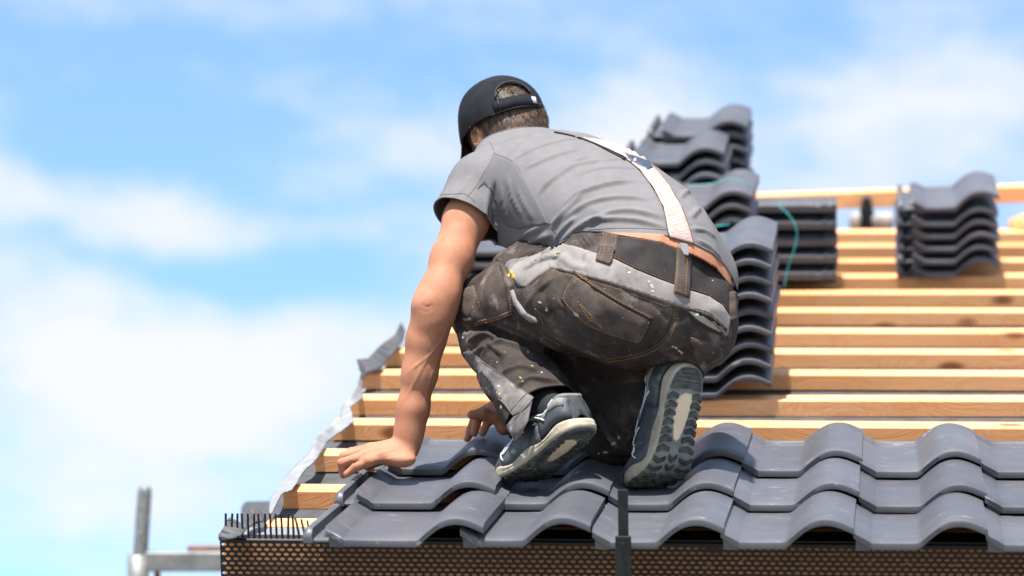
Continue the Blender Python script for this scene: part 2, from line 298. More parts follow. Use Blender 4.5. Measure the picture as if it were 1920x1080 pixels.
# ------------------------------------------------------------------ roof tile
def build_tile(wide=0.0, rv=.26):
    L_ = .40; t = .0185
    ub = [0, .008, .022, .031, .034, .06, .09, .114, .120, .126, .134, .143, .152, .160, .169, .177, .187, .197, .206, .215, .222, .229, .235, .241]
    wb = [.0205, .0165, .007, .0015, 0, 0, 0, 0, .0030, .0078, .0160, .0235, .0305, .0358, .0396, .0417, .0432, .0428, .0412, .0385, .0358, .0330, .0302, .0272]
    U = np.array(ub); B = np.array(wb)
    U = U + wide*np.clip((U-.034)/(.114-.034), 0, 1)
    nv = [(0, -.0078), (.0007, -.0064), (.004, -.0050), (.009, -.0030), (.016, -.0012), (.027, 0), (.12, 0), (.24, 0), (.335, 0), (.343, -.004), (.356, -.004), (.360, .003), (.372, .003), (.375, -.002), (.384, -.002), (.388, .004), (.40, .004)]
    g = Geo(); V = []; nU = len(U); nV = len(nv)
    # smooth top curve slightly softer than the underside
    T = B + t; Ts = T.copy(); Ts[1:-1] = .25*T[:-2] + .5*T[1:-1] + .25*T[2:]
    for v, dz in nv:
        flat = 1.0 if v < .3 else (.35 + .65*np.clip((.034-B)/.034, 0, 1))
        V += [(u, v, max(b+.0028, tt+dz*f)) for u, b, tt, f in zip(U, B, Ts, np.broadcast_to(flat, U.shape))]
    off = nU*nV
    V += [(u, v, b) for v in (0.0015, .2, L_) for u, b in zip(U, B)]
    Fc = [(r*nU+i, r*nU+i+1, (r+1)*nU+i+1, (r+1)*nU+i) for r in range(nV-1) for i in range(nU-1)]
    Fc += [(off+r*nU+i, off+(r+1)*nU+i, off+(r+1)*nU+i+1, off+r*nU+i+1) for r in range(2) for i in range(nU-1)]
    Fc += [(i, off+i, off+i+1, i+1) for i in range(nU-1)]
    last = (nV-1)*nU
    Fc += [(last+i, last+i+1, off+2*nU+i+1, off+2*nU+i) for i in range(nU-1)]
    for e in (0, nU-1):
        top = [r*nU+e for r in range(nV)]; bot = [off+2*nU+e, off+nU+e, off+e]
        f = top+bot; Fc.append(tuple(f if e else f[::-1]))
    g.add(V, Fc)
    def rib(pts, v0, v1, vs):                  # longitudinal rib: (u, w) outline swept along v with a chamfered front
        n = len(pts); VV = []
        rows = [(v0, .45), (v0+.006, .82), (v0+.016, 1.0), (v1-.004, 1.0), (v1, .7)]
        w0 = min(p[1] for p in pts)
        for vv, f in rows: VV += [(u, vv, w0+(w-w0)*f) for u, w in pts]
        m = len(rows)
        FF = [(r*n+i, r*n+(i+1) % n, (r+1)*n+(i+1) % n, (r+1)*n+i) for r in range(m-1) for i in range(n)]
        FF += [tuple(range(n))[::-1], tuple((m-1)*n+i for i in range(n))]
        g.add(VV, FF)
    # side lock on the left: outer rib, channel, inner rib
    rib([(-.046, .004), (-.046, .024), (-.042, .031), (-.036, .033), (-.030, .030), (-.0275, .014), (-.0275, .004)], .012+rv, L_, 1)
    rib([(-.0285, .005), (-.0285, .012), (.006, .013), (.006, .005)], .018+rv, L_, 1)
    rib([(-.010, .0055), (-.009, .031), (-.005, .0345), (.000, .034), (.005, .026), (.0065, .006)], .030+rv, L_, 1)
    # under-side stiffener seen under the chamfer of the nose, and hanging nib
    g.add([(.004, .010, -.002), (.030, .010, -.0035), (.030, .010, .010), (.004, .010, .018), (.004, .39, -.002), (.030, .39, -.0035), (.030, .39, .010), (.004, .39, .018)],
          [(0, 1, 2, 3), (4, 7, 6, 5), (0, 4, 5, 1), (1, 5, 6, 2), (2, 6, 7, 3), (3, 7, 4, 0)])
    me = bpy.data.meshes.new('roof_tile'); me.from_pydata(g.V, [], g.F); me.materials.append(M['tile'])
    bm = bmesh.new(); bm.from_mesh(me); bmesh.ops.recalc_face_normals(bm, faces=bm.faces); bm.to_mesh(me); bm.free()
    me.polygons.foreach_set('use_smooth', np.ones(len(me.polygons), bool)); me.set_sharp_from_angle(angle=math.radians(38)); me.update()
    return me
TILE = build_tile(); TILE_W = [build_tile(.052, 0), build_tile(.030, 0), build_tile(0, 0)]
tilt = math.atan2(.030, .40)
LAY = [[605, 858, 1108, 1350, 1600, 1850], [662, 905, 1137, 1372, 1610, 1848], [715, 945, 1168, 1388, 1611, 1841]]
ENDS = [[906], [937], [937]]
for j, row in enumerate(LAY):
    v = -.145 + .31*j
    for k, x in enumerate(row):
        y = [1012, 944, 882][j] + k*1.5
        u = on_roof(x, y, .045)[0]
        me = TILE_W[j] if k == 0 else TILE
        o = bpy.data.objects.new('roof_tile', me); COL.objects.link(o); o.parent = roof
        o.location = (u, v + random.uniform(-.005, .005), .0245 + random.uniform(-.001, .001))
        o.rotation_euler = (-tilt, random.uniform(-.007, .007), random.uniform(-.009, .009))
# ------------------------------------------------------------------ eaves grille: perforated strip with comb
gr = Geo(); px_, pz_ = .0150, .0092; v0 = .002
UL, UR = -.487, 2.4; top = .002; nrow = 15
nc = int((UR-UL)/px_)
hx, hz, hk = .0053, .0031, 8
for r in range(nrow):
    zc = top - .012 - r*pz_
    for c in range(nc):
        xc = UL + (c+.5)*px_ + (px_*.5 if r % 2 else 0)
        if c == nc-1 and r % 2: continue
        ang = [2*math.pi*q/hk for q in range(hk)]
        rect = []
        for a in ang:
            ca, sa = math.cos(a), math.sin(a); s_ = 1/max(abs(ca), abs(sa)); rect.append((xc+ca*s_*px_/2, zc+sa*s_*pz_/2))
        V = [(a, v0, b) for a, b in rect] + [(xc+hx*math.cos(a), v0, zc+hz*math.sin(a)) for a in ang] + [(xc+hx*math.cos(a), v0+.002, zc+hz*math.sin(a)) for a in ang]
        Fc = []
        for q in range(hk):
            q2 = (q+1) % hk
            Fc += [(q, q2, hk+q2, hk+q), (hk+q, hk+q2, 2*hk+q2, 2*hk+q)]
        gr.add(V, Fc)
for r in range(1, nrow, 2): gr.box((UL, v0, top-.012-r*pz_-pz_/2), (UL+px_/2, v0+.002, top-.012-r*pz_+pz_/2))
z1 = top-.012+pz_/2
gr.add([(UL, v0, z1), (UR, v0, z1), (UR, v0, top-.003), (UL, v0, top-.003), (UL, v0+.003, top), (UR, v0+.003, top), (UL, v0+.03, top-.001), (UR, v0+.03, top-.001)],
       [(0, 1, 2, 3), (3, 2, 5, 4), (4, 5, 7, 6)])
# square cells leave hair gaps shut: back each with the neighbour's edge
grille = gr.obj('eaves_grille', M['black_plastic'], roof)
g = Geo(); g.box((-.47, .062, -.012), (2.4, .12, -.004)); g.obj('drip_edge_sheet', M['gutter'], roof)
xt = 423
while xt < 640:
    uu, _, _ = on_roof(xt, 1011, .0)
    v_t = v0+.004
    g = Geo(); hgt = .049
    if xt < 552:
        ln = random.uniform(-.0025, .0025)
        P = [(uu, v_t, .0), (uu+ln*.4, v_t+.001, .026), (uu+ln, v_t+.003, hgt)]
    else:
        f = min(1, (xt-552)/50)
        P = [(uu, v_t, .0), (uu-.002, v_t+.002, .014), (uu-.006-.002*f, v_t+.007+.01*f, .031-.010*f), (uu-.011, v_t+.016+.02*f, .040-.017*f)]
    g.tube(P, .0023, 6); g.obj('comb_tooth', M['black_plastic'], grille)
    xt += 10.7
uu = on_roof(655, 1011, 0)[0]
g = Geo(); g.box((uu, v0+.004, top+.0005), (2.4, .082, top+.003)); g.obj('hump_shade_sheet', M['black_plastic'], grille)  # added black sheet, stands in for the deep shade under the tile humps
# black steel strap with a bolt over the eaves
br = on_roof(1176, 1010, .03)[0]
g = Geo(); g.box((br-.0095, -.175, -.02), (br+.0095, -.171, .141)); strap = bevel(g.obj('eaves_bracket', M['black_steel'], roof), .0015)
g = Geo(); g.box((br-.0145, -.182, -.14), (br+.0145, -.1755, .056)); bevel(g.obj('bracket_sleeve', M['black_steel'], strap), .002)
g = Geo(); g.tube([(br, -.182, .041), (br, -.1865, .041)], .0052, 6); bevel(g.obj('bolt', M['black_steel'], strap), .0008)
for fx, fy, a in [(566, 1043, 1.3), (455, 1030, 1.5), (606, 1030, 1.4), (800, 1040, 1.3), (1005, 1042, .6), (1080, 1045, 1.1), (1236, 1053, .3), (1330, 1060, .5), (1390, 1052, .5), (1560, 1040, .5), (1500, 1056, .6), (1632, 1054, .4), (1700, 1056, .5), (1790, 1060, .6)]:
    P = on_roof(fx, fy, 0); r = FW + RT*((fx-960)/F) - UP*((fy-540)/F)
    nv_ = RF(0, 1, 0); t = ((v0-.001) - (CAM@nv_))/(r@nv_); Q = CAM+r*t
    u_, w_ = Q[0], Q@NRM
    g = Geo(); l = .005; g.tube([(u_-l*math.cos(a), v0-.0012, w_-l*math.sin(a)), (u_+l*math.cos(a), v0-.0012, w_+l*math.sin(a))], .0005, 4)
    g.obj('wood_splinter', M['white_sheet'], grille)
# ------------------------------------------------------------------ torn underlay at the verge
outer = [(752,604),(740,628),(713,647),(690,672),(670,673),(677,700),(667,727),(640,763),(637,787),(618,800),(597,813),(577,850),(543,883),(520,915),(507,933),(503,958)]
inner = [(760,618),(757,640),(737,663),(715,690),(690,698),(680,712),(680,747),(657,762),(664,790),(634,812),(613,830),(597,857),(570,880),(548,917),(527,925),(508,962)]
def flap(outer, inner, name, mat, woff=.0, K=7, sub=6, seed=1, amp=1.):
    rg = random.Random(seed)
    rows = []
    def samp(P, t):
        f = t*(len(P)-1); i = min(int(f), len(P)-2); f -= i
        return np.array(P[i])*(1-f) + np.array(P[i+1])*f
    n = (len(outer)-1)*sub
    for s in range(n+1):
        t = s/n; a = samp(outer, t) + [rg.gauss(0, .35), rg.gauss(0, .3)]; b = samp(inner, t) + [rg.gauss(0, .8), rg.gauss(0, .4)]
        pb = on_roof(b[0], b[1], .004)
        dB = proj(RF(*pb))[2]
        row = []
        for k in range(K):
            f = k/(K-1); q = b*(1-f)+a*f
            d = dB - .05 + .03*f + .012*amp*math.sin(f*2.2+t*17) + .004*amp*math.sin(t*47+f*4)
            row.append(at(q[0], q[1], d))
        rows.append(row)
    V = [p for r in rows for p in r]
    V = [(p[0], p[1]*cP+p[2]*sP, -p[1]*sP+p[2]*cP+woff) for p in V]
    Fc = [(i*K+k, i*K+k+1, (i+1)*K+k+1, (i+1)*K+k) for i in range(n) for k in range(K-1)]
    o = mesh_obj(name, V, Fc, mat, roof, True); md = o.modifiers.new('s', 'SOLIDIFY'); md.thickness = .0025; return o
flap(outer[5:], inner[5:], 'underlay_flap', M['felt_light'])
flap(outer[:6], inner[:6], 'underlay_flap', M['felt_dark'], seed=4)
flap([(412,1012),(411,1003),(418,992),(426,975),(431,973)], [(425,1012),(440,1010),(452,1005),(464,990),(466,988)], 'underlay_flap', M['felt_dark'], seed=5, amp=.2)
flap([(462,985),(464,968),(470,955),(480,956),(497,968)], [(466,992),(472,986),(482,982),(492,978),(500,972)], 'underlay_flap', M['felt_dark'], seed=6, amp=.2)
# ------------------------------------------------------------------ loose stacked tiles
ORD = ['bottom', 'second', 'third', 'fourth', 'fifth', 'sixth', 'seventh', 'eighth', 'ninth', 'tenth', 'eleventh', 'twelfth', 'thirteenth', 'fourteenth']
def stack(xr, ybot, n, pitch, what, group, rot=0.0, lean=(0, 0), w0=.0, du=0., vpx=None, jit=.0035, flip_top=False, anchor='right', base_w=0., tilt_top=0, tilt_all=0):
    P = on_roof(xr, ybot, base_w); u = P[0]; v = P[1]
    for i in range(n):
        o = bpy.data.objects.new('interlocking_tile', TILE_W[2]); COL.objects.link(o)
        ju, jv, jr = random.uniform(-jit, jit), random.uniform(-jit, jit), random.uniform(-.013, .013)
        R = Matrix.Rotation(rot+jr, 4, 'Z')
        loc = Vector((u + lean[0]*i + ju, v + lean[1]*i + jv, base_w + .004 + pitch*i))
        pivot = Vector((.241, 0, 0)) if anchor == 'right' else Vector((.241, .40, 0)) if anchor == 'head' else Vector((.1, .2, 0))
        loc = loc - (R.to_3x3() @ pivot)
        if flip_top and i == n-1:
            T = ROOFM @ Matrix.Translation(loc + Vector((.0, 0, .006))) @ R @ Matrix.Rotation(math.radians(-2), 4, 'Y')
        else: T = ROOFM @ Matrix.Translation(loc) @ R
        if tilt_all: T = T @ Matrix.Translation(Vector((0, 0, .018))) @ Matrix.Rotation(tilt_all, 4, 'Y')
        if tilt_top and i == n-1: T = T @ Matrix.Translation(Vector((0, 0, .035))) @ Matrix.Rotation(tilt_top, 4, 'Y')
        o.matrix_world = T
        name = 'bottom' if i == 0 else 'topmost' if i == n-1 else ORD[i]+' from bottom'
        tag(o, f'grey interlocking tile, {name} in the {what}', 'roof tile', group)
stack(1447, 752, 9, .0385, 'nearest stack touching the roofer', 'tiles stacked beside the roofer', lean=(.0005, .000))
stack(1412, 608, 9, .037, 'corded stack behind the nearest one', 'tiles stacked behind the tall stack')
stack(1361, 563, 11, .0365, 'middle stack behind the roofer back', 'tiles in the middle rear stack')
stack(1403, 523, 12, .0362, 'farthest, highest stack against the sky', 'tiles in the farthest stack')
stack(1873, 523, 6, .0362, 'lone stack below the ridge board', 'tiles in the right stack', flip_top=True)
stack(1571, 545, 5, .0475, 'sideways stack beside bare battens', 'tiles in the sideways stack', rot=-math.pi/2+.03, anchor='head', tilt_top=0)
stack(1030, 556, 4, .037, 'stack framed by the bare arm', 'tiles under the arm')
# ------------------------------------------------------------------ ridge
def roofpt(x, y, w): return on_roof(x, y, w)
pA = on_roof(1575, 432, 0); vR = 4.42
wr = .20
def u_at(x, v, w):
    # u on roof frame line (v, w) seen at column x
    lo, hi = -6., 6.
    for _ in range(50):
        m = (lo+hi)/2
        if proj(RF(m, v, w))[0] < x: lo = m
        else: hi = m
    return lo
def w_at(y, u, v):
    lo, hi = -2., 3.
    for _ in range(50):
        m = (lo+hi)/2
        if proj(RF(u, v, m))[1] > y: lo = m
        else: hi = m
    return lo
ua, ub_ = u_at(1560, vR, .1), u_at(1925, vR, .1)
w1, w2 = w_at(362, ua, vR), w_at(349, ub_, vR)
g = Geo(); hb = .052; ext = 1.2
sl_ = (w2-w1)/(ub_-ua); ua2 = ua-.55; ub2 = ub_+.6
wa, wb_ = w1-sl_*.55, w2+sl_*.6
g.add([(ua2, vR, wa-hb), (ub2, vR, wb_-hb), (ub2, vR, wb_), (ua2, vR, wa), (ua2, vR+.06, wa-hb), (ub2, vR+.06, wb_-hb), (ub2, vR+.06, wb_), (ua2, vR+.06, wa)],
      [(0, 1, 2, 3), (4, 7, 6, 5), (3, 2, 6, 7), (0, 4, 5, 1), (1, 5, 6, 2), (0, 3, 7, 4)])
bevel(g.obj('ridge_board', M['wood'], roof), .002)
for x in (1625, 2050):
    u = u_at(x, vR-.03, .05); z0 = w_at(436, u, vR-.03); z1_ = w_at(368, u, vR-.03)
    g = Geo(); g.add([(u-.045, vR-.05, z0-.05), (u+.045, vR-.05, z0-.05), (u+.012, vR-.04, z1_), (u-.012, vR-.04, z1_), (u-.045, vR-.004, z0-.05), (u+.045, vR-.004, z0-.05), (u+.012, vR-.004, z1_), (u-.012, vR-.004, z1_)],
        [(0, 1, 2, 3), (4, 7, 6, 5), (0, 4, 5, 1), (1, 5, 6, 2), (2, 6, 7, 3), (3, 7, 4, 0)])
    bevel(g.obj('ridge_bracket', M['black_steel'], roof), .008, 3)
# pale things lying behind the ridge
def lump(name, mat, c, r, seed, label, cat, rot=0):
    bm = bmesh.new(); bmesh.ops.create_icosphere(bm, subdivisions=3, radius=1); rg = random.Random(seed)
    ph = [rg.uniform(0, 6) for _ in range(6)]
    for v in bm.verts:
        p = v.co.copy(); f = 1+.08*math.sin(3*p.x+ph[0])+.06*math.sin(5*p.z+ph[1])+.05*math.sin(7*p.y+4*p.x+ph[2])
        q = Vector((math.copysign(abs(p.x)**.7, p.x), math.copysign(abs(p.y)**.7, p.y), math.copysign(abs(p.z)**.7, p.z)))
        v.co = Vector((q.x*r[0]*f, q.y*r[1]*f, q.z*r[2]*f))
    me = bpy.data.meshes.new(name); bm.to_mesh(me); bm.free(); me.materials.append(mat)
    for p in me.polygons: p.use_smooth = True
    o = bpy.data.objects.new(name, me); COL.objects.link(o)
    o.matrix_world = ROOFM @ Matrix.Translation(Vector(c)) @ Matrix.Rotation(rot, 4, 'Y')
    return tag(o, label, cat)
def under(x, y, v): 
    u = u_at(x, v, 0); return (u, v, w_at(y, u, v))
lump('wrapped_bundle', M['white_sheet'], under(1603, 420, 4.34), (.020, .04, .036), 1, 'small white wrapped bundle left of the dark ridge bracket', 'bundle')
lump('wrapped_bundle', M['white_sheet'], under(1655, 420, 4.34), (.034, .04, .040), 2, 'white wrapped bundle between dark ridge bracket and right stack', 'bundle')
c = under(1916, 437, 4.30)
g = Geo(); g.tube([(-.02, -.02, .0), (.10, .03, .035), (.34, .10, .05)], [.050, .056, .05], 10)
o = g.obj('timber_offcut', M['wood'], None, True); o.matrix_world = ROOFM @ Matrix.Translation(Vector(c)); tag(o, 'pale rounded timber offcut at the right edge below the ridge board', 'timber')
# teal cords on the stacks
def cord(pts, label, r=.0010):
    P = [at(*p) for p in pts]
    Q = []
    for i in range(len(P)-1):
        for t in np.linspace(0, 1, 7)[:-1]:
            p0, p1, p2, p3 = P[max(i-1, 0)], P[i], P[i+1], P[min(i+2, len(P)-1)]
            Q.append(.5*((2*p1)+(-p0+p2)*t+(2*p0-5*p1+4*p2-p3)*t*t+(-p0+3*p1-3*p2+p3)*t**3))
    Q.append(P[-1]); g = Geo(); g.tube(Q, r, 6)
    tag(g.obj('strapping_cord', M['teal'], None, True), label, 'cord')
cord([(1458, 384, 8.72), (1478, 402, 8.70), (1492, 425, 8.69), (1494, 445, 8.69), (1487, 475, 8.69), (1478, 500, 8.70), (1470, 540, 8.70)], 'thin teal cord hanging in a curve over the sideways stack', .0012)
cord([(1290, 350, 8.42), (1320, 346, 8.42), (1345, 342, 8.42), (1370, 334, 8.42), (1395, 342, 8.42), (1410, 352, 8.44)], 'teal cord lying across the top tile behind the tall stack')
cord([(1330, 424, 8.32), (1350, 423, 8.30), (1368, 421, 8.32)], 'short teal cord end just above the tall stack', .0014)
# ------------------------------------------------------------------ scaffold at the left, galvanised
scf = tag(empty('scaffold', Matrix.Translation(Vector(at(262, 1200, 9.2)))), 'blurred galvanised scaffold with one post above its ledger beam', 'scaffold')
org = np.array(at(262, 1200, 9.2))
def Ls(x, y, d=9.2): return np.array(at(x, y, d)) - org
def squash(P): return P
g = Geo(); g.tube([Ls(258, 1200), Ls(264, 1030), Ls(271, 925), Ls(272, 915), Ls(272.5, 911)], [.0215, .0215, .0210, .019, .013], 14)
post = g.obj('post', M['zinc'], scf, True)
g = Geo(); q = Ls(264, 999); n_ = -FW; g.tube([q+n_*.015, q+n_*.0225], .0055, 8); g.obj('pin_hole', M['white_sheet'], post)
g = Geo(); g.tube([Ls(259, 1040), Ls(259, 1200)], .031, 14); g.obj('post_sleeve', M['zinc'], scf, True)
g = Geo()
ax = Ls(420, 1052)-Ls(250, 1052); dz = -FW*.02
def bar(x0, x1, y0, y1, name, mat, dep=.045, d=9.2):
    g = Geo(); c = [Ls(x0, y1, d), Ls(x1, y1+ (x1-x0)*.0, d), Ls(x1, y0, d), Ls(x0, y0, d)]
    V = [p-FW*dep/2 for p in c]+[p+FW*dep/2 for p in c]
    g.add(V, [(0, 1, 2, 3), (4, 7, 6, 5), (0, 4, 5, 1), (1, 5, 6, 2), (2, 6, 7, 3), (3, 7, 4, 0)])
    return bevel(g.obj(name, mat, scf), .005, 3)
bar(274, 620, 1034, 1071, 'ledger_beam', M['zinc'])
bar(352, 620, 1023, 1033, 'toe_board', M['brick_red'], .05, 9.24)
bar(289, 301, 1062, 1200, 'diagonal_brace', M['wood_old'], .02, 9.26)
bar(274, 620, 1112, 1160, 'ledger_beam', M['zinc'])
for i in range(2):
    x0 = 330+i*60
# grey sheet metal corner behind the verge
g = Geo(); 
V = []
for f in np.linspace(0, 1, 9):
    a = math.pi*.5*f
    V += [at(452+14*(1-math.cos(a)) , 958-18*math.sin(a), 8.2), at(452+14*(1-math.cos(a)), 958-18*math.sin(a), 8.6)]
V += [at(520, 939, 8.2), at(520, 939, 8.6), at(520, 985, 8.2), at(520, 985, 8.6), at(452, 985, 8.2), at(452, 985, 8.6)]
n = len(V)//2
g.add(V, [(2*i, 2*i+1, 2*((i+1) % n)+1, 2*((i+1) % n)) for i in range(n)] + [tuple(2*i for i in range(n))[::-1], tuple(2*i+1 for i in range(n))])
tag(g.obj('gutter_end', M['gutter'], None, False), 'blurred grey rounded gutter end behind the comb teeth', 'gutter')
# ------------------------------------------------------------------ signed distance modelling
D0 = 6.295
CB = np.stack([RT, UP, FW])                               # rows: right, up, depth
def m3(x, y, d):                                          # pixel + depth offset -> metric frame aligned with the roofer's rear view
    D = D0 + d; return np.array([(x-960)/F*D, (540-y)/F*D, D])
def toW(V): return CAM + np.asarray(V) @ CB
def toC(P): return (np.asarray(P) - CAM) @ CB.T
def pxy(Vc): return np.stack([960 + F*Vc[:, 0]/Vc[:, 2], 540 - F*Vc[:, 1]/Vc[:, 2]], -1)
def unit(v): v = np.asarray(v, float); return v/np.linalg.norm(v)
class Field:
    def __init__(s, lo, hi, h):
        s.lo = np.array(lo, float); s.h = h; s.n = np.ceil((np.array(hi)-s.lo)/h).astype(int)+1
        s.A = np.full(s.n, 1.0, np.float32)
        s.ax = [s.lo[i] + h*np.arange(s.n[i], dtype=np.float64) for i in range(3)]
    def _sub(s, lo, hi):
        i0 = np.clip(np.floor((lo-s.lo)/s.h).astype(int), 0, s.n-1); i1 = np.clip(np.ceil((hi-s.lo)/s.h).astype(int)+1, 1, s.n)
        sl = tuple(slice(a, b) for a, b in zip(i0, i1))
        X, Y, Z = np.meshgrid(*[s.ax[i][sl[i]].astype(np.float32) for i in range(3)], indexing='ij')
        return sl, X, Y, Z
    def _join(s, sl, d, k, op):
        a = s.A[sl]
        if op == 'u':
            if k > 0:
                h = np.clip(.5+.5*(a-d)/k, 0, 1); r = a*(1-h)+d*h - k*h*(1-h)
                r = np.where(a > .9, d, r)
            else: r = np.minimum(a, d)
        else:
            if k > 0:
                h = np.clip(.5-.5*(-d-a)/k*-1*-1, 0, 1)
                b = -d; h = np.clip(.5+.5*(b-a)/k, 0, 1); r = a*(1-h)+b*h + k*h*(1-h)
            else: r = np.maximum(a, -d)
        s.A[sl] = r
    def rc(s, a, b, r1, r2, k=.02, flat=None, ratio=1., op='u'):
        # tapered capsule; flat = axis along which the section is squeezed by ratio
        a = np.asarray(a, float); b = np.asarray(b, float); R = max(r1, r2)+k+3*s.h
        lo = np.minimum(a, b)-R; hi = np.maximum(a, b)+R
        sl, X, Y, Z = s._sub(lo, hi)
        if X.size == 0: return
        P = np.stack([X-a[0], Y-a[1], Z-a[2]], -1); ba = (b-a)
        if flat is not None:
            f = unit(flat).astype(np.float32); c = P@f; P = P + (c*(1/ratio-1))[..., None]*f
            ba = ba + (ba@f)*(1/ratio-1)*f
        l2 = ba@ba; t = np.clip((P@ba.astype(np.float32))/max(l2, 1e-9), 0, 1)
        d = np.sqrt(((P-t[..., None]*ba.astype(np.float32))**2).sum(-1)) - (r1+(r2-r1)*t)
        if flat is not None: d = d*(.5+.5*ratio)
        s._join(sl, d.astype(np.float32), k, op)
    def chain(s, pts, k=.02, **kw):
        for (a, ra), (b, rb) in zip(pts[:-1], pts[1:]): s.rc(a, b, ra, rb, k, **kw)
    def ell(s, c, axes, r, k=.02, op='u'):
        c = np.asarray(c, float); R = max(r)+k+3*s.h; sl, X, Y, Z = s._sub(c-R, c+R)
        if X.size == 0: return
        P = np.stack([X-c[0], Y-c[1], Z-c[2]], -1); Q = P@np.array(axes, np.float32).T
        r = np.array(r, np.float32); k0 = np.sqrt(((Q/r)**2).sum(-1)); k1 = np.sqrt(((Q/(r*r))**2).sum(-1))
        s._join(sl, (k0*(k0-1)/np.maximum(k1, 1e-6)).astype(np.float32), k, op)
    def mesh(s, smooth=2):
        A = s.A; n = A.shape; S = A < 0
        c = S[:-1,:-1,:-1].astype(np.int8)
        tot = sum(S[i:n[0]-1+i, j:n[1]-1+j, k:n[2]-1+k].astype(np.int8) for i in (0,1) for j in (0,1) for k in (0,1))
        act = (tot > 0) & (tot < 8); idx = np.full(act.shape, -1, np.int64); I = np.argwhere(act); idx[act] = np.arange(len(I))
        acc = np.zeros((len(I), 3)); cnt = np.zeros(len(I))
        corners = [(i, j, k) for i in (0,1) for j in (0,1) for k in (0,1)]
        for a in corners:
            for ax in range(3):
                if a[ax]: continue
                b = list(a); b[ax] = 1
                va = A[I[:,0]+a[0], I[:,1]+a[1], I[:,2]+a[2]].astype(float); vb = A[I[:,0]+b[0], I[:,1]+b[1], I[:,2]+b[2]].astype(float)
                cr = (va < 0) != (vb < 0); t = np.where(cr, va/np.where(cr, va-vb, 1), 0)
                p = np.tile(np.array(a, float), (len(I), 1)); p[:, ax] += t
                acc[cr] += p[cr]; cnt[cr] += 1
        V = s.lo + s.h*(I + acc/cnt[:, None]); Q = []
        for ax in range(3):
            sa = [slice(0, n[i]-1) if i == ax else slice(1, n[i]-1) for i in range(3)]; sb = list(sa); sb[ax] = slice(1, n[ax])
            e = S[tuple(sa)] != S[tuple(sb)]; E = np.argwhere(e); fl = S[tuple(sa)][e]
            o1, o2 = [(1, 2), (2, 0), (0, 1)][ax]
            base = E.copy(); 
            for o in (o1, o2): base[:, o] += 1
            def cell(d1, d2):
                q = base.copy(); q[:, o1] -= d1; q[:, o2] -= d2; return idx[q[:,0], q[:,1], q[:,2]]
            f = np.stack([cell(1,1), cell(0,1), cell(0,0), cell(1,0)], -1)
            f[~fl] = f[~fl][:, ::-1]; Q.append(f)
        Q = np.concatenate(Q); Q = Q[(Q >= 0).all(1)]
        for _ in range(smooth): V = lap(V, Q, .5)
        return V, Q
def lap(V, Q, f):
    acc = np.zeros_like(V); cnt = np.zeros(len(V)); m = Q.shape[1]
    for i in range(m):
        a, b = Q[:, i], Q[:, (i+1) % m]
        for k in range(3): acc[:, k] += np.bincount(a, V[b, k], len(V)) + np.bincount(b, V[a, k], len(V))
        cnt += np.bincount(a, minlength=len(V)) + np.bincount(b, minlength=len(V))
    ok = cnt > 0; R = V.copy(); R[ok] = V[ok]*(1-f) + f*acc[ok]/cnt[ok, None]; return R
def normals(V, Q):
    a, b, c = V[Q[:,0]], V[Q[:,1]], V[Q[:,2]]
    fn = np.cross(c-a, (V[Q[:,3]]-b) if Q.shape[1] == 4 else (c-b))
    if Q.shape[1] == 3: fn = np.cross(b-a, c-a)
    N = np.zeros_like(V)
    for i in range(Q.shape[1]):
        for k in range(3): N[:, k] += np.bincount(Q[:, i], fn[:, k], len(V))
    return N/np.maximum(np.linalg.norm(N, axis=1, keepdims=True), 1e-12)
def bvh_of(V, Q): return BVHTree.FromPolygons([Vector(v) for v in V], [tuple(map(int, q)) for q in Q])
def hit(bvh, x, y):                                       # first surface point and normal behind pixel x, y
    d = Vector(((x-960)/F, (540-y)/F, 1)).normalized()
    p, n, i, t = bvh.ray_cast(Vector((0, 0, 0)), d)
    return (np.array(p), np.array(n if n.dot(d) < 0 else -n)) if p is not None else (None, None)
def poly_pts(pts, step=3.):
    out = []
    for a, b in zip(pts[:-1], pts[1:]):
        a = np.array(a, float); b = np.array(b, float); n = max(1, int(np.linalg.norm(b-a)/step))
        out += [a+(b-a)*t for t in np.linspace(0, 1, n+1)[:-1]]
    out.append(np.array(pts[-1], float)); return out
def smooth_line(pts, n=8):
    P = [np.array(p, float) for p in pts]; out = []
    for i in range(len(P)-1):
        p0, p1, p2, p3 = P[max(i-1, 0)], P[i], P[i+1], P[min(i+2, len(P)-1)]
        for t in np.linspace(0, 1, n+1)[:-1]:
            out.append(.5*((2*p1)+(-p0+p2)*t+(2*p0-5*p1+4*p2-p3)*t*t+(-p0+3*p1-3*p2+p3)*t**3))
    out.append(P[-1]); return out
def trace(bvh, pts, step=3., off=0.):
    out = []
    for p in poly_pts(pts, step):
        h, n = hit(bvh, p[0], p[1])
        if h is not None: out.append((h+n*off, n))
    # drop jumps in depth
    keep = out[:1]
    for o in out[1:]:
        if np.linalg.norm(o[0]-keep[-1][0]) < .05: keep.append(o)
    return keep
def seg_dist(V, P):
    best = np.full(len(V), 9.); par = np.zeros(len(V)); L = len(P)-1
    for i in range(L):
        a, b = P[i], P[i+1]; ba = b-a; t = np.clip(((V-a)@ba)/max(ba@ba, 1e-12), 0, 1)
        d = np.linalg.norm(V-a-t[:, None]*ba, axis=1); m = d < best; best[m] = d[m]; par[m] = (i+t[m])/L
    return best, par
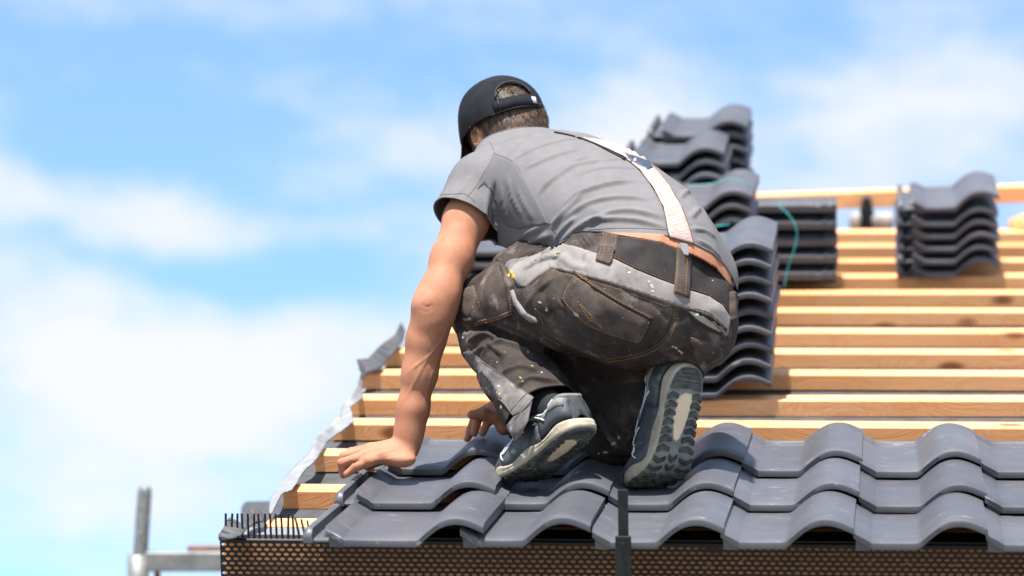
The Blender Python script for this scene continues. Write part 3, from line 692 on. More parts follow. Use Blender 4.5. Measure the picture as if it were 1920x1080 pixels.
def wrinkle(V, Q, strokes, step=8., amp=1.):
    # strokes: (pixel polyline, width m, height m): a soft ridge with a hollow each side (negative: a groove)
    N = normals(V, Q); bvh = bvh_of(V, Q); disp = np.zeros(len(V))
    for pts, w, hgt in strokes:
        T = trace(bvh, smooth_line(pts, 5), step)
        if len(T) < 2: continue
        P = np.array([t[0] for t in T]); lo, hi = P.min(0)-3*w, P.max(0)+3*w
        m = ((V > lo) & (V < hi)).all(1)
        if not m.any(): continue
        d, par = seg_dist(V[m], P); x = d/w
        prof = (1-.55*x*x)*np.exp(-x*x*.9); tap = np.clip(np.sin(np.pi*np.clip(par*.94+.03, 0, 1))*1.6, 0, 1)
        disp[m] += hgt*prof*tap
    return V + N*disp[:, None]
def clip(V, Q, c):
    # keep c < 0, cut faces on the zero line
    T = np.concatenate([Q[:, [0,1,2]], Q[:, [0,2,3]]]) if Q.shape[1] == 4 else Q
    s = c < 0; k = s[T].sum(1); keep = [tuple(t) for t in T[k == 3]]; V = list(V); cache = {}
    def cut(i, j):
        key = (min(i, j), max(i, j))
        if key not in cache:
            t = c[i]/(c[i]-c[j]); cache[key] = len(V); V.append(V[i]+(V[j]-V[i])*t)
        return cache[key]
    for t in T[(k == 1) | (k == 2)]:
        t = list(map(int, t)); ins = [s[i] for i in t]
        while not (ins[0] and (not ins[2] or not ins[1]) and (sum(ins) == 1 or (ins[0] and ins[1]))):
            t = t[1:]+t[:1]; ins = ins[1:]+ins[:1]
        if sum(ins) == 1: keep.append((t[0], cut(t[0], t[1]), cut(t[0], t[2])))
        else:
            p, q = cut(t[1], t[2]), cut(t[2], t[0]); keep += [(t[0], t[1], p), (t[0], p, q)]
    V = np.array(V); F_ = np.array(keep); u = np.unique(F_); mp = np.full(len(V), -1); mp[u] = np.arange(len(u))
    return V[u], mp[F_]
PERSON = None
def put(name, Vc, Fc, mat, parent, smooth=True, **kw):
    o = mesh_obj(name, toW(Vc) - PLOC, [tuple(f)[::-1] for f in Fc], mat, parent, smooth, **kw)
    if name in STUFF: o['kind'] = 'stuff'
    return o
STUFF = {'stitching', 'seam', 'hem', 'piping', 'paint_fleck', 'lime_paint_fleck', 'yellow_emblem', 'woven_rib', 'lace', 'hair', 'hair_highlight', 'cap_seam', 'band_edge'}
def inside(pt, poly):
    x, y = pt; r = False; j = len(poly)-1
    for i in range(len(poly)):
        xi, yi = poly[i]; xj, yj = poly[j]
        if (yi > y) != (yj > y) and x < (xj-xi)*(y-yi)/(yj-yi)+xi: r = not r
        j = i
    return r
def patch(bvh, poly, th, step=5., rim=.0004, puff=0.):
    # a piece of cloth cut to a pixel outline, laid on the surface, th thick with its rim turned down
    B = poly_pts(list(poly)+[poly[0]], step)[:-1]; nb = len(B)
    xs = [p[0] for p in poly]; ys = [p[1] for p in poly]; pts = [tuple(p) for p in B]
    Bn = np.array(B)
    def shrink(p, q, r):                                  # inner rim point
        t = unit(r-p); n = np.array([-t[1], t[0]]); return n
    area = sum(B[i][0]*B[(i+1) % nb][1]-B[(i+1) % nb][0]*B[i][1] for i in range(nb)); sg = 1 if area > 0 else -1
    inner = []
    for i in range(nb):
        n = shrink(B[i-1], B[i], B[(i+1) % nb])*sg; p = B[i]+n*1.3
        if inside(p, poly): inner.append(tuple(p))
    pts += inner
    for x in np.arange(min(xs)+step*.5, max(xs), step):
        for y in np.arange(min(ys)+step*.5, max(ys), step):
            if inside((x, y), poly) and np.min(np.hypot(Bn[:, 0]-x, Bn[:, 1]-y)) > step*.6+1.0: pts.append((x, y))
    vs, es, fs, ov, oe, of = delaunay_2d_cdt([Vector(p) for p in pts], [(i, (i+1) % nb) for i in range(nb)], [], 1, 1e-5)
    V = []; ok = []
    for i, v in enumerate(vs):
        h, n = hit(bvh, v.x, v.y); ok.append(h is not None)
        if h is None: V.append(np.zeros(3)); continue
        edge = any(o < nb for o in ov[i])
        db = np.min(np.hypot(Bn[:, 0]-v.x, Bn[:, 1]-v.y))
        V.append(h + n*(rim if edge else th + puff*min(1, db/12.)))
    V = np.array(V); T = [f for f in fs if all(ok[i] for i in f)]
    T = [f for f in T if max(np.linalg.norm(V[f[i]]-V[f[(i+1) % 3]]) for i in range(3)) < .07]
    # keep the one connected piece that covers most
    par = list(range(len(V)))
    def root(a):
        while par[a] != a: par[a] = par[par[a]]; a = par[a]
        return a
    for f in T:
        for i in f[1:]: par[root(i)] = root(f[0])
    from collections import Counter
    cn = Counter(root(f[0]) for f in T)
    if cn: big = cn.most_common(1)[0][0]; T = [f for f in T if root(f[0]) == big]
    u = sorted({i for f in T for i in f}); mp = {a: b for b, a in enumerate(u)}
    return V[u], [tuple(mp[i] for i in f) for f in T]
def ribbon(bvh, pts, r, off, dash=None, flat=.5, step=2.5):
    # thread or piping along a pixel polyline on the surface
    T = trace(bvh, pts, step, off); g = Geo()
    if len(T) < 2: return g
    P = [t[0] for t in T]
    if dash is None: g.tube(P, r, 5); return g
    cur = [P[0]]; acc = 0; on = True
    for a, b in zip(P[:-1], P[1:]):
        acc += np.linalg.norm(b-a); 
        if on: cur.append(b)
        if acc > (dash[0] if on else dash[1]):
            if on and len(cur) > 1: g.tube(cur, r, 4)
            on = not on; acc = 0; cur = [b]
    if on and len(cur) > 1: g.tube(cur, r, 4)
    return g
def crease(V, amp, fr, seed):
    return amp*(1-np.minimum(1, 1.6*np.abs(cloth_noise(V, 1., fr, seed))))**1.6
def cloth_noise(V, amp, fr, seed):
    rg = np.random.default_rng(seed); out = np.zeros(len(V)); W_ = V.copy()
    for i in range(3):
        k = unit(rg.normal(size=3))*fr*.5; W_ += .25/fr*np.sin(V@k+rg.uniform(0, 6))[:, None]*unit(rg.normal(size=3))
    for i in range(7):
        k = unit(rg.normal(size=3))*fr*rg.uniform(.6, 1.7); out += np.sin(W_@k+rg.uniform(0, 6))
    return amp*out/2.6
# ------------------------------------------------------------------ the roofer
M['skin'] = material('skin', (.315, .132, .074), (.395, .178, .104), rough=.66, scale=22, detail=5, bump=.12, bscale=800, spec=.25, c3=(.345, .122, .070), s3=30, t3=.58, w3=.25, sss=.06)
M['shirt'] = material('grey_jersey', (.126, .119, .122), (.143, .135, .138), rough=.78, scale=40, bump=.10, bscale=900, spec=.25)
M['shirt_mesh'] = material('grey_mesh', (.074, .070, .072), (.106, .100, .103), rough=.8, scale=900, detail=1, lo=.40, hi=.60, bump=.4, bscale=420)
M['denim'] = material('black_denim', (.025, .0190, .0172), (.056, .043, .0375), rough=.85, scale=16, detail=6, bump=.25, bscale=700, spec=.2, c3=(.18, .152, .132), s3=15, t3=.57, w3=.18)
M['denim2'] = material('worn_denim', (.038, .0285, .025), (.086, .066, .056), rough=.85, scale=20, detail=6, bump=.3, bscale=600, spec=.2, c3=(.225, .19, .16), s3=18, t3=.57, w3=.16)
M['denim3'] = material('waist_denim', (.018, .015, .0152), (.036, .030, .029), rough=.85, scale=18, detail=5, bump=.25, bscale=700, spec=.2, c3=(.09, .08, .075), s3=60, t3=.70, w3=.03)
M['grey_cloth'] = material('grey_canvas', (.160, .143, .135), (.208, .187, .177), rough=.85, scale=22, detail=5, bump=.2, bscale=600, c3=(.10, .092, .086), s3=24, t3=.55, w3=.22)
M['grey_worn'] = material('grey_worn', (.065, .057, .055), (.16, .142, .135), rough=.85, scale=26, detail=5, bump=.3, bscale=500, c3=(.34, .32, .28), s3=44, t3=.64, w3=.06)
M['thread'] = material('orange_thread', (.24, .105, .022), (.36, .17, .045), rough=.7, scale=200)
M['thread_dark'] = material('dark_seam', (.07, .068, .072), rough=.8)
M['seam_grey'] = material('grey_seam', (.10, .098, .105), rough=.8)
M['brace_band'] = material('pale_pink_elastic', (.34, .235, .205), (.42, .30, .265), rough=.75, scale=60, bump=.4, bscale=500)
M['navy'] = material('navy_leather', (.022, .034, .058), (.03, .045, .07), rough=.5)
M['chrome'] = material('nickel_clip', (.75, .76, .78), rough=.22, metal=1.)
M['white_paint'] = material('dry_paint', (.36, .34, .30), rough=.8)
M['lime_paint'] = material('lime_paint', (.27, .30, .075), rough=.7)
M['yellow_paint'] = material('yellow_print', (.42, .27, .02), rough=.7)
M['cap'] = material('black_cap', (.0045, .005, .0075), (.010, .011, .0155), rough=.85, scale=30, bump=.3, bscale=500, spec=.2)
M['hair'] = material('brown_hair', (.030, .019, .013), (.085, .053, .034), rough=.5, scale=90, stretch=(1, 1, 1), spec=.4)
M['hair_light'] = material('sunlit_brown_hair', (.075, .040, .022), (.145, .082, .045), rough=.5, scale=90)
PLOC = np.array(at(1130, 860, D0+.1))
person = tag(empty('person', Matrix.Translation(Vector(PLOC))), 'roofer in grey t-shirt, black work trousers and backward looking cap crouching on the roof tiles', 'person')
person['label'] = 'crouching roofer in grey t-shirt, paint stained black trousers, braces and black cap'
AR = unit([.78, 0, .63]); AS = unit([-.476, .511, .722]); AB = unit(np.cross(AS, AR)); AB = AB if AB[1] > 0 else -AB
def torso(f, g, k=.05):
    P = [(1232, 505, .10, .158, .118), (1175, 436, .19, .160, .118), (1108, 386, .30, .170, .112), (1030, 352, .40, .165, .098), (992, 318, .45, .085, .062)]
    for a, b in zip(P[:-1], P[1:]):
        f.rc(m3(*a[:3]), m3(*b[:3]), a[3]+g, b[3]+g, k, flat=AB, ratio=.5*(a[4]/a[3]+b[4]/b[3]))
SHL = m3(902, 352, .33); SHR = m3(1105, 372, .52)
# ---- body (one continuous skin)
HC = m3(942, 234, .52)
hb = unit([.29, .36, -.88]); hu = np.array([-.27, .9, .28]); hu = unit(hu-(hu@hb)*hb); hs = np.cross(hu, hb); hs = hs if hs[0] < 0 else -hs
HA = np.stack([hs, -hb, hu])                        # head axes: towards left ear, forwards, up
def hd(l, f, u): return HC + l*hs - f*hb + u*hu
f = Field([-.42, -.42, 6.20], [.48, .46, 7.05], .0036)
torso(f, -.006)
f.rc(m3(1030, 345, .42), SHL, .075, .046, .04); f.rc(m3(1040, 350, .43), SHR, .075, .05, .04)
f.chain([(SHL, .046), (m3(874, 412, .275), .0445), (m3(847, 485, .22), .0405), (m3(822, 555, .18), .0390)], .02)
f.chain([(m3(821, 555, .18), .0365), (m3(812, 592, .172), .0350), (m3(798, 640, .17), .0338), (m3(787, 700, .168), .0305), (m3(774, 768, .165), .0275), (m3(766, 814, .162), .0232), (m3(763, 842, .158), .0232)], .032)
f.rc(m3(800, 572, .150), m3(806, 600, .148), .026, .022, .025)          # elbow point
# left hand, palm down, fingers towards the left
WR = m3(763, 838, .157)
kn = [(690, 866, .105), (686, 855, .125), (690, 846, .148), (696, 841, .168)]
for (x, y, d), r in zip(kn, (.0115, .0125, .0128, .0125)): f.rc(WR, m3(x, y, d), .0195, r, .009)
f.ell(m3(752, 862, .125), np.eye(3), (.030, .016, .028), .018)
f.chain([(m3(690, 866, .105), .0120), (m3(667, 876, .102), .0088), (m3(650, 889, .104), .0076)], .004)
f.chain([(m3(686, 855, .125), .0125), (m3(641, 868, .124), .0095), (m3(644, 891, .128), .0079)], .004)
f.chain([(m3(690, 846, .148), .0125), (m3(645, 855, .149), .0098), (m3(640, 882, .153), .0082)], .004)
f.chain([(m3(696, 841, .168), .0120), (m3(658, 848, .176), .0095), (m3(648, 873, .180), .0080)], .004)
f.chain([(m3(748, 850, .178), .0150), (m3(712, 860, .198), .0120), (m3(690, 874, .205), .0100)], .010)
# right arm reaches forward below the chest, hand closing on the tile head
f.chain([(SHR, .05), (m3(1045, 520, .58), .042), (m3(1010, 620, .56), .040), (m3(985, 720, .43), .030), (m3(962, 768, .375), .025)], .02)
for x, y, d in [(928, 762, .385), (925, 768, .362), (934, 775, .345)]: f.rc(m3(962, 768, .372), m3(x, y, d), .021, .0135, .012)
f.chain([(m3(945, 802, .335), .0135), (m3(930, 783, .330), .0125), (m3(908, 776, .328), .0118), (m3(884, 778, .328), .0098)], .006)
f.rc(m3(962, 785, .350), m3(945, 802, .335), .018, .0140, .01)
f.chain([(m3(928, 762, .385), .0130), (m3(893, 778, .372), .0108), (m3(876, 822, .366), .0086)], .005)
f.chain([(m3(925, 768, .362), .0125), (m3(898, 780, .352), .0105), (m3(889, 812, .348), .0086)], .005)
f.chain([(m3(934, 775, .345), .0115), (m3(915, 790, .338), .0095), (m3(905, 812, .336), .0080)], .005)
# head: skull, jaw, nose, chin, ears, neck
f.ell(hd(0, 0, .012), HA, (.074, .094, .090), .0)
f.ell(hd(-.008, -.040, -.018), HA, (.072, .062, .060), .02)
f.ell(hd(0, .042, -.058), HA, (.056, .052, .062), .03)
f.ell(hd(0, .086, -.100), HA, (.022, .016, .016), .02)
f.rc(hd(0, .093, -.02), hd(0, .112, -.048), .009, .012, .012)
f.ell(hd(.030, .080, -.014), HA, (.016, .012, .010), .01); f.ell(hd(-.030, .080, -.014), HA, (.016, .012, .010), .01)
f.ell(hd(.030, .098, -.012), HA, (.011, .010, .006), .006, 's'); f.ell(hd(-.030, .098, -.012), HA, (.011, .010, .006), .006, 's')
f.rc(hd(.018, .096, -.078), hd(-.018, .096, -.078), .006, .006, .006); f.rc(hd(.020, .106, -.078), hd(-.020, .106, -.078), .002, .002, .003, op='s')
f.chain([(hd(0, -.030, -.055), .060), (m3(985, 290, .47), .060)], .03)
for sgn in (1, -1):
    ce = hd(sgn*.076, -.034, -.030); ax = np.stack([unit(hs*sgn+hb*.45), unit(-hb+.45*sgn*hs), hu])
    f.ell(ce, ax, (.010, .019, .029), .006); f.ell(ce+ax[0]*.010+hu*.004-hb*.004, ax, (.008, .0105, .020), .004, 's')
V, Q = f.mesh(1)
# veins and wrist creases on the forearm and hand
V = wrinkle(V, Q, [
    ([(842, 604), (832, 630), (822, 646), (806, 665), (782, 684), (762, 702)], .0026, .0019), ([(810, 660), (797, 680), (787, 698), (774, 724), (756, 752)], .0026, .0017), ([(826, 640), (820, 675), (806, 715), (795, 760)], .0028, .0013), ([(772, 600), (764, 640), (760, 680)], .004, .0008),
    ([(742, 842), (720, 848), (700, 852)], .0026, .0012), ([(748, 856), (722, 862), (700, 862)], .0026, .0010), ([(730, 838), (705, 842)], .0025, .0009),
    ([(752, 850), (764, 856), (776, 850)], .0022, -.0010), ([(745, 846), (760, 850), (778, 842)], .002, -.0008),
    ([(790, 570), (800, 576), (812, 572)], .0035, -.0013), ([(788, 580), (800, 584), (812, 579)], .003, -.0009),
    ([(684, 879), (686, 868)], .0025, -.0016), ([(674, 874), (664, 880), (656, 888)], .0018, -.0012), ([(680, 864), (662, 868), (648, 872)], .0022, -.0022), ([(682, 858), (690, 862), (694, 868)], .0032, .0020), ([(684, 846), (690, 850), (694, 856)], .0032, .0020), ([(668, 850), (674, 846)], .0022, -.0010), ([(655, 862), (660, 868)], .0022, -.0010), ([(662, 876), (667, 882)], .002, -.0010)], 4)
body = put('body', V, Q, M['skin'], person)
BODY_V, BODY_Q = V, Q
# ---- t-shirt
f = Field([-.24, -.10, 6.14], [.50, .38, 7.05], .0042)
torso(f, .006, .06)
f.rc(m3(1030, 348, .42), SHL, .085, .060, .05); f.rc(m3(1040, 352, .43), SHR, .085, .062, .05)
f.rc(m3(990, 322, .455), SHL, .050, .046, .04); f.rc(m3(985, 310, .455), SHR, .055, .05, .04)
f.chain([(SHL, .060), (m3(872, 404, .280), .0585), (m3(842, 455, .235), .0600)], .03)
f.chain([(SHR, .062), (m3(1075, 480, .57), .058)], .03)
f.rc(m3(992, 325, .46), m3(986, 306, .475), .060, .056, .03)            # collar
f.chain([(m3(985, 425, .36), .060), (m3(1000, 440, .30), .055), (m3(1040, 450, .22), .055)], .05)   # cloth hanging at the belly
f.chain([(m3(948, 405, .36), .045), (m3(985, 432, .34), .050)], .04)
f.rc(m3(1240, 480, .10), m3(1280, 512, .15), .112, .072, .06)
V, Q = f.mesh(3)
V = V + normals(V, Q)*(cloth_noise(V, .0014, 42, 3) + crease(V, .0016, 26, 41))[:, None]
SHIRT_FOLDS = [
    ([(1017, 352), (1055, 318), (1102, 290)], .011, .0032), ([(1050, 402), (1076, 368), (1135, 346), (1190, 340)], .010, .0048),
    ([(1056, 412), (1102, 381), (1158, 370), (1217, 374)], .009, .0042), ([(1098, 424), (1139, 400), (1187, 395), (1242, 407)], .009, .0045),
    ([(1050, 455), (1088, 424), (1116, 412), (1187, 413), (1248, 426)], .009, .0055), ([(1033, 424), (1070, 388), (1091, 361)], .011, .0050),
    ([(1275, 372), (1292, 358), (1312, 372)], .008, .0045), ([(1296, 408), (1316, 388), (1330, 402)], .008, .0048), ([(1293, 430), (1320, 432), (1342, 446)], .007, .0035),
    ([(1305, 450), (1330, 462), (1352, 486)], .007, .0032), ([(933, 272), (970, 257), (1013, 252)], .007, .0022), ([(964, 299), (1000, 280), (1045, 266), (1100, 258)], .008, .0030),
    ([(985, 316), (1030, 296), (1085, 279)], .009, .0028), ([(1008, 364), (1045, 332), (1085, 308), (1150, 300)], .009, .0030), ([(1080, 330), (1130, 315), (1190, 316)], .008, .0026),
    ([(927, 342), (926, 380), (930, 424)], .008, -.0065), ([(918, 350), (912, 390), (908, 430)], .008, .0030), ([(940, 350), (946, 385), (955, 415)], .007, .0030),
    ([(950, 330), (962, 370), (980, 405)], .006, .0024), ([(968, 350), (985, 385), (1003, 412)], .006, .0022), ([(975, 470), (1000, 452), (1035, 440)], .010, .0045),
    ([(960, 455), (985, 440), (1015, 425)], .009, .0035), ([(1040, 452), (1060, 425), (1080, 408)], .008, .0040), ([(880, 330), (868, 350), (850, 372)], .010, .0015),
    ([(1130, 300), (1175, 300), (1215, 322)], .008, .0022), ([(1225, 350), (1245, 385), (1255, 420)], .008, -.002)]
V = wrinkle(V, Q, [(a, .78*b, 1.45*c) for a, b, c in SHIRT_FOLDS])
hem = np.array([(700, 520), (905, 480), (930, 458), (946, 462), (962, 474), (1000, 482), (1020, 476), (1042, 460), (1062, 450), (1100, 440), (1147, 439), (1200, 439), (1250, 441), (1300, 456), (1336, 474), (1358, 495), (1374, 521), (1390, 560)], float)
p = pxy(V); ch = (p[:, 1] - np.interp(p[:, 0], hem[:, 0], hem[:, 1]))*.00107
so_ = m3(864, 407, .275); sn = unit([-.42, -.72, -.50])
near_arm = np.linalg.norm(V - m3(845, 440, .24), axis=1) < .13
cs = np.where(near_arm & (p[:, 0] < 935), (V-so_)@sn, -1)
srn = unit(m3(1075, 480, .57)-SHR); cr = np.where((V[:, 2] > D0+.50) & (p[:, 1] > 400), (V-m3(1085, 440, .555))@srn, -1)
nn = unit(np.array([-.25, .80, .25])); cn = np.where(np.linalg.norm(V-m3(972, 268, .49), axis=1) < .13, (V-m3(972, 264, .485))@nn, -1)
V2, T2 = clip(V, Q, np.maximum.reduce([ch, cs, cr, cn]))
shirt = put('t_shirt', V2, T2, M['shirt'], person)
md = shirt.modifiers.new('cloth', 'SOLIDIFY'); md.thickness = .0022; md.offset = -1
SB = bvh_of(V, Q)
def open_edges(V, T):
    from collections import Counter
    c = Counter()
    for t in T:
        for i in range(3): c[tuple(sorted((int(t[i]), int(t[(i+1) % 3]))))] += 1
    adj = {}
    for (a, b), n in c.items():
        if n == 1: adj.setdefault(a, []).append(b); adj.setdefault(b, []).append(a)
    loops = []; seen = set()
    for s in adj:
        if s in seen: continue
        L = [s]; seen.add(s); cur = s
        while True:
            nx = [q for q in adj[cur] if q not in seen]
            if not nx: break
            cur = nx[0]; seen.add(cur); L.append(cur)
        loops.append(L)
    return [L for L in loops if len(L) > 20]
gh = Geo()
for L in open_edges(V2, T2):
    P = V2[L]; P = np.concatenate([P, P[:1]]); 
    for _ in range(2): P[1:-1] = .5*P[1:-1] + .25*(P[:-2]+P[2:])
    gh.tube(P[::2], .0016, 5)
put('hem', gh.V, gh.F, M['shirt'], shirt).location = (0, 0, 0)
Vp, Fp = patch(SB, [(926, 288), (945, 296), (966, 305), (980, 330), (1000, 362), (1015, 390), (1030, 420), (1000, 424), (975, 430), (950, 424), (938, 408), (931, 385), (922, 360), (908, 345), (895, 355), (905, 330)], .0022, 4.)
put('side_panel', Vp, Fp, M['shirt_mesh'], shirt)
gs = Geo()
for line in [[(918, 266), (926, 287), (908, 322), (892, 350), (876, 368)], [(926, 287), (965, 305), (985, 340), (1003, 368), (1018, 395), (1032, 420)], [(975, 430), (1002, 424), (1032, 420)], [(1034, 424), (1046, 440)],
             [(1104, 431), (1150, 428), (1200, 428), (1249, 431)], [(822, 366), (846, 364), (872, 364), (890, 378)]]:
    r_ = ribbon(SB, [tuple(q) for q in smooth_line(line, 5)], .0008, .0002); gs.add(r_.V, r_.F)
put('seam', gs.V, gs.F, M['seam_grey'], shirt)
# ---- trousers
HL = m3(1160, 566, -.015); HR = m3(1276, 596, .07)
f = Field([-.16, -.40, 6.08], [.50, .16, 6.86], .0040)
f.rc(m3(1190, 500, .05), m3(1268, 520, .12), .138, .128, .03, flat=AB, ratio=.82)
f.rc(HL, HR, .112, .104, .03)
f.ell(m3(1205, 600, -.03), np.eye(3), (.105, .088, .095), .04); f.ell(m3(1288, 612, .02), np.eye(3), (.082, .086, .085), .03)
f.chain([(HL, .112), (m3(1085, 562, .045), .100), (m3(1000, 562, .135), .086), (m3(905, 578, .255), .066)], .035)
f.chain([(m3(905, 584, .255), .063), (m3(930, 640, .19), .066), (m3(966, 694, .11), .067), (m3(1000, 745, .04), .070), (m3(1032, 800, -.035), .078)], .025)
f.chain([(HR, .105), (m3(1215, 690, .20), .098), (m3(1105, 795, .36), .080)], .04)
f.chain([(m3(1200, 640, .12), .085), (m3(1130, 700, .24), .085), (m3(1085, 770, .34), .082)], .04)
f.chain([(m3(1140, 640, .16), .070), (m3(1066, 668, .27), .072), (m3(1070, 760, .36), .075)], .04)
f.chain([(m3(1095, 800, .36), .074), (m3(1150, 806, .22), .068), (m3(1172, 795, .13), .064), (m3(1200, 765, .07), .050)], .03)
f.chain([(m3(1128, 835, .20), .030), (m3(1140, 845, .13), .026)], .03)
f.chain([(m3(1040, 470, .17), .05), (m3(1000, 500, .21), .05), (m3(960, 510, .23), .045)], .04)
V, Q = f.mesh(2)
V = V + normals(V, Q)*(cloth_noise(V, .0014, 46, 8) + cloth_noise(V, .0007, 110, 9) + crease(V, .0036, 34, 31) - crease(V, .0030, 44, 32))[:, None]
TROUSER_FOLDS = [
    ([(860, 618), (905, 612), (960, 636), (1030, 664), (1100, 688)], .012, -.011), ([(876, 642), (912, 624), (932, 634)], .009, .0055), ([(905, 664), (938, 640), (976, 652), (1000, 664)], .009, .0050),
    ([(880, 668), (915, 650), (950, 668)], .008, .0035), ([(965, 728), (998, 709), (1045, 716)], .009, .0045), ([(940, 700), (975, 686), (1012, 694)], .008, .0030),
    ([(895, 606), (950, 618), (1010, 646)], .008, .0040), ([(930, 600), (990, 622), (1060, 662)], .008, .0040), ([(1010, 610), (1060, 640), (1120, 668)], .009, .0035),
    ([(858, 540), (880, 526), (900, 505)], .008, .0030), ([(970, 490), (1000, 478), (1040, 470)], .008, .0060), ([(985, 505), (1020, 488), (1060, 478)], .007, .0050), ([(1000, 470), (1030, 462), (1055, 452)], .007, .0045),
    ([(1050, 480), (1075, 498), (1105, 505)], .008, .0035), ([(1040, 520), (1010, 545), (985, 575)], .008, .0035), ([(1060, 600), (1100, 632), (1150, 650)], .009, .0030),
    ([(1266, 574), (1258, 610), (1241, 640), (1200, 665)], .006, -.004), ([(1300, 590), (1325, 596), (1350, 618)], .008, .004), ([(1290, 640), (1325, 652), (1352, 662)], .008, .0035),
    ([(1300, 655), (1312, 680), (1318, 700)], .008, .0040), ([(1220, 640), (1240, 660), (1270, 672)], .008, .003), ([(855, 640), (870, 680), (890, 712)], .010, -.004),
    ([(900, 690), (925, 720), (950, 760)], .008, .003), ([(1085, 448), (1098, 462)], .004, .003), ([(1095, 445), (1108, 462)], .004, .003), ([(1105, 444), (1116, 460)], .004, .003), ([(1078, 452), (1088, 464)], .004, .003),
    ([(1110, 760), (1130, 800), (1160, 850)], .01, .004), ([(1165, 760), (1170, 800), (1165, 850)], .008, .004)]
V = wrinkle(V, Q, [(a, .80*b, 1.75*c) for a, b, c in TROUSER_FOLDS])
p = pxy(V)
wl = np.array([(900, 440), (1040, 452), (1066, 440), (1090, 434), (1129, 435), (1162, 442), (1209, 449), (1241, 455), (1266, 466), (1291, 474), (1310, 483), (1341, 501), (1370, 537), (1400, 583)], float)
cw = np.where(V[:, 1] > m3(0, 560, .1)[1], (np.interp(p[:, 0], wl[:, 0], wl[:, 1]) - p[:, 1])*.00107, -1)
cn_ = unit([.38, -.60, -.62]); cl = np.where(np.linalg.norm(V-m3(1030, 795, -.03), axis=1) < .14, (V-m3(1012, 779, .0))@cn_, -1)
crn = unit(m3(1190, 770, .07)-m3(1150, 806, .22)); cr = np.where(np.linalg.norm(V-m3(1205, 760, .04), axis=1) < .085, (V-m3(1180, 784, .10))@crn, -1)
cr = np.where(p[:, 1] < 705, -1, cr)
V2, T2 = clip(V, Q, np.maximum.reduce([cw, cl]))
trousers = put('trousers', V2, T2, M['denim'], person)
md = trousers.modifiers.new('cloth', 'SOLIDIFY'); md.thickness = .0026; md.offset = -1
TB = bvh_of(V, Q)
gh = Geo()
for L in open_edges(V2, T2):
    P = V2[L]; P = np.concatenate([P, P[:1]])
    for _ in range(2): P[1:-1] = .5*P[1:-1] + .25*(P[:-2]+P[2:])
    gh.tube(P[::2], .0018, 5)
put('hem', gh.V, gh.F, M['denim3'], trousers)
# the strip of bare back between hem and waistband lies flush with the cloth round it
me_ = body.data; co = np.empty(len(me_.vertices)*3); me_.vertices.foreach_get('co', co); BVs = toC(co.reshape(-1, 3) + PLOC)
bp_ = pxy(BVs); bn_ = normals(BODY_V, BODY_Q)
for i in np.nonzero((bp_[:, 0] > 1128) & (bp_[:, 0] < 1392) & (bp_[:, 1] > 405) & (bp_[:, 1] < 585) & ((bn_*BVs).sum(1) < .15*6.3))[0]:
    ym = np.interp(bp_[i, 0], wl[:, 0], wl[:, 1]); dy = bp_[i, 1]-ym
    if dy > .5:                                           # below the waistline the body stays inside the cloth
        h_ = hit(TB, *bp_[i])[0]; r0 = np.linalg.norm(BVs[i])
        if h_ is not None and r0 < np.linalg.norm(h_)+.007 and np.linalg.norm(h_)-r0 < .05: BVs[i] *= (np.linalg.norm(h_)+.007)/r0
        continue
    hy = np.interp(bp_[i, 0], hem[:, 0], hem[:, 1])-4
    if bp_[i, 1] < hy or dy > .5: continue
    c_ = [np.linalg.norm(h_[0]) for h_ in (hit(TB, *bp_[i]), hit(SB, *bp_[i])) if h_[0] is not None]
    if not c_: continue
    r0 = np.linalg.norm(BVs[i]); tgt = min(c_) + .0016
    wgt = min(1, (bp_[i, 1]-hy)/3, (bp_[i, 0]-1128)/12)
    if abs(tgt-r0) < .07: BVs[i] *= (r0+(tgt-r0)*wgt)/r0
me_.vertices.foreach_set('co', (toW(BVs)-PLOC).ravel()); me_.update()
CLOTHS = []
def cloth(name, poly, mat, th=.0012, step=5., puff=0., label=None, parent=None, rim=.0003):
    Vp, Fp = patch(TB, poly, th, step, rim, puff)
    o = put(name, Vp, Fp, mat, parent or trousers); CLOTHS.append((Vp, Fp))
    if label: o['label'] = label
    return o
yoke = [(1052, 456), (1080, 463), (1115, 474), (1152, 486), (1193, 506), (1234, 523), (1263, 534), (1294, 545), (1329, 556), (1354, 572), (1369, 596), (1366, 626), (1360, 632), (1341, 611), (1316, 586), (1291, 581), (1253, 569), (1200, 550), (1140, 530), (1080, 514), (1033, 503), (1008, 522), (988, 539), (972, 536), (957, 514), (947, 498), (968, 490), (1000, 480), (1030, 464)]
cloth('hip_panel', yoke, M['grey_cloth'], .0030, 4., label='grey canvas hip panel')
waist = [(1129, 436), (1162, 443), (1209, 448), (1241, 454), (1266, 465), (1291, 473), (1310, 482), (1341, 500), (1369, 537), (1371, 591), (1354, 571), (1329, 555), (1294, 544), (1263, 533), (1234, 522), (1193, 505), (1152, 485), (1118, 473)]
cloth('waistband', waist, M['denim3'], .0022)
pocket = [(1077, 515), (1110, 537), (1150, 562), (1190, 584), (1222, 600), (1212, 622), (1197, 645), (1150, 632), (1102, 613), (1075, 590), (1052, 561), (1062, 538)]
cloth('back_pocket', pocket, M['denim2'], .0030, puff=.0035)
cloth('pocket_welt', [(1075, 511), (1079, 508), (1112, 530), (1152, 556), (1192, 578), (1224, 594), (1222, 601), (1190, 586), (1150, 564), (1110, 539)], M['denim'], .0055, 4.)
cloth('back_pocket', [(1294, 632), (1322, 640), (1356, 654), (1354, 672), (1336, 690), (1318, 700), (1308, 672), (1300, 650)], M['denim2'], .0028, puff=.003, label='right back pocket, frayed')
cloth('torn_lining', [(1291, 584), (1305, 583), (1325, 592), (1345, 606), (1360, 622), (1350, 624), (1330, 614), (1308, 600)], M['white_paint'], .0010, 4., label='pale lining showing through a tear')
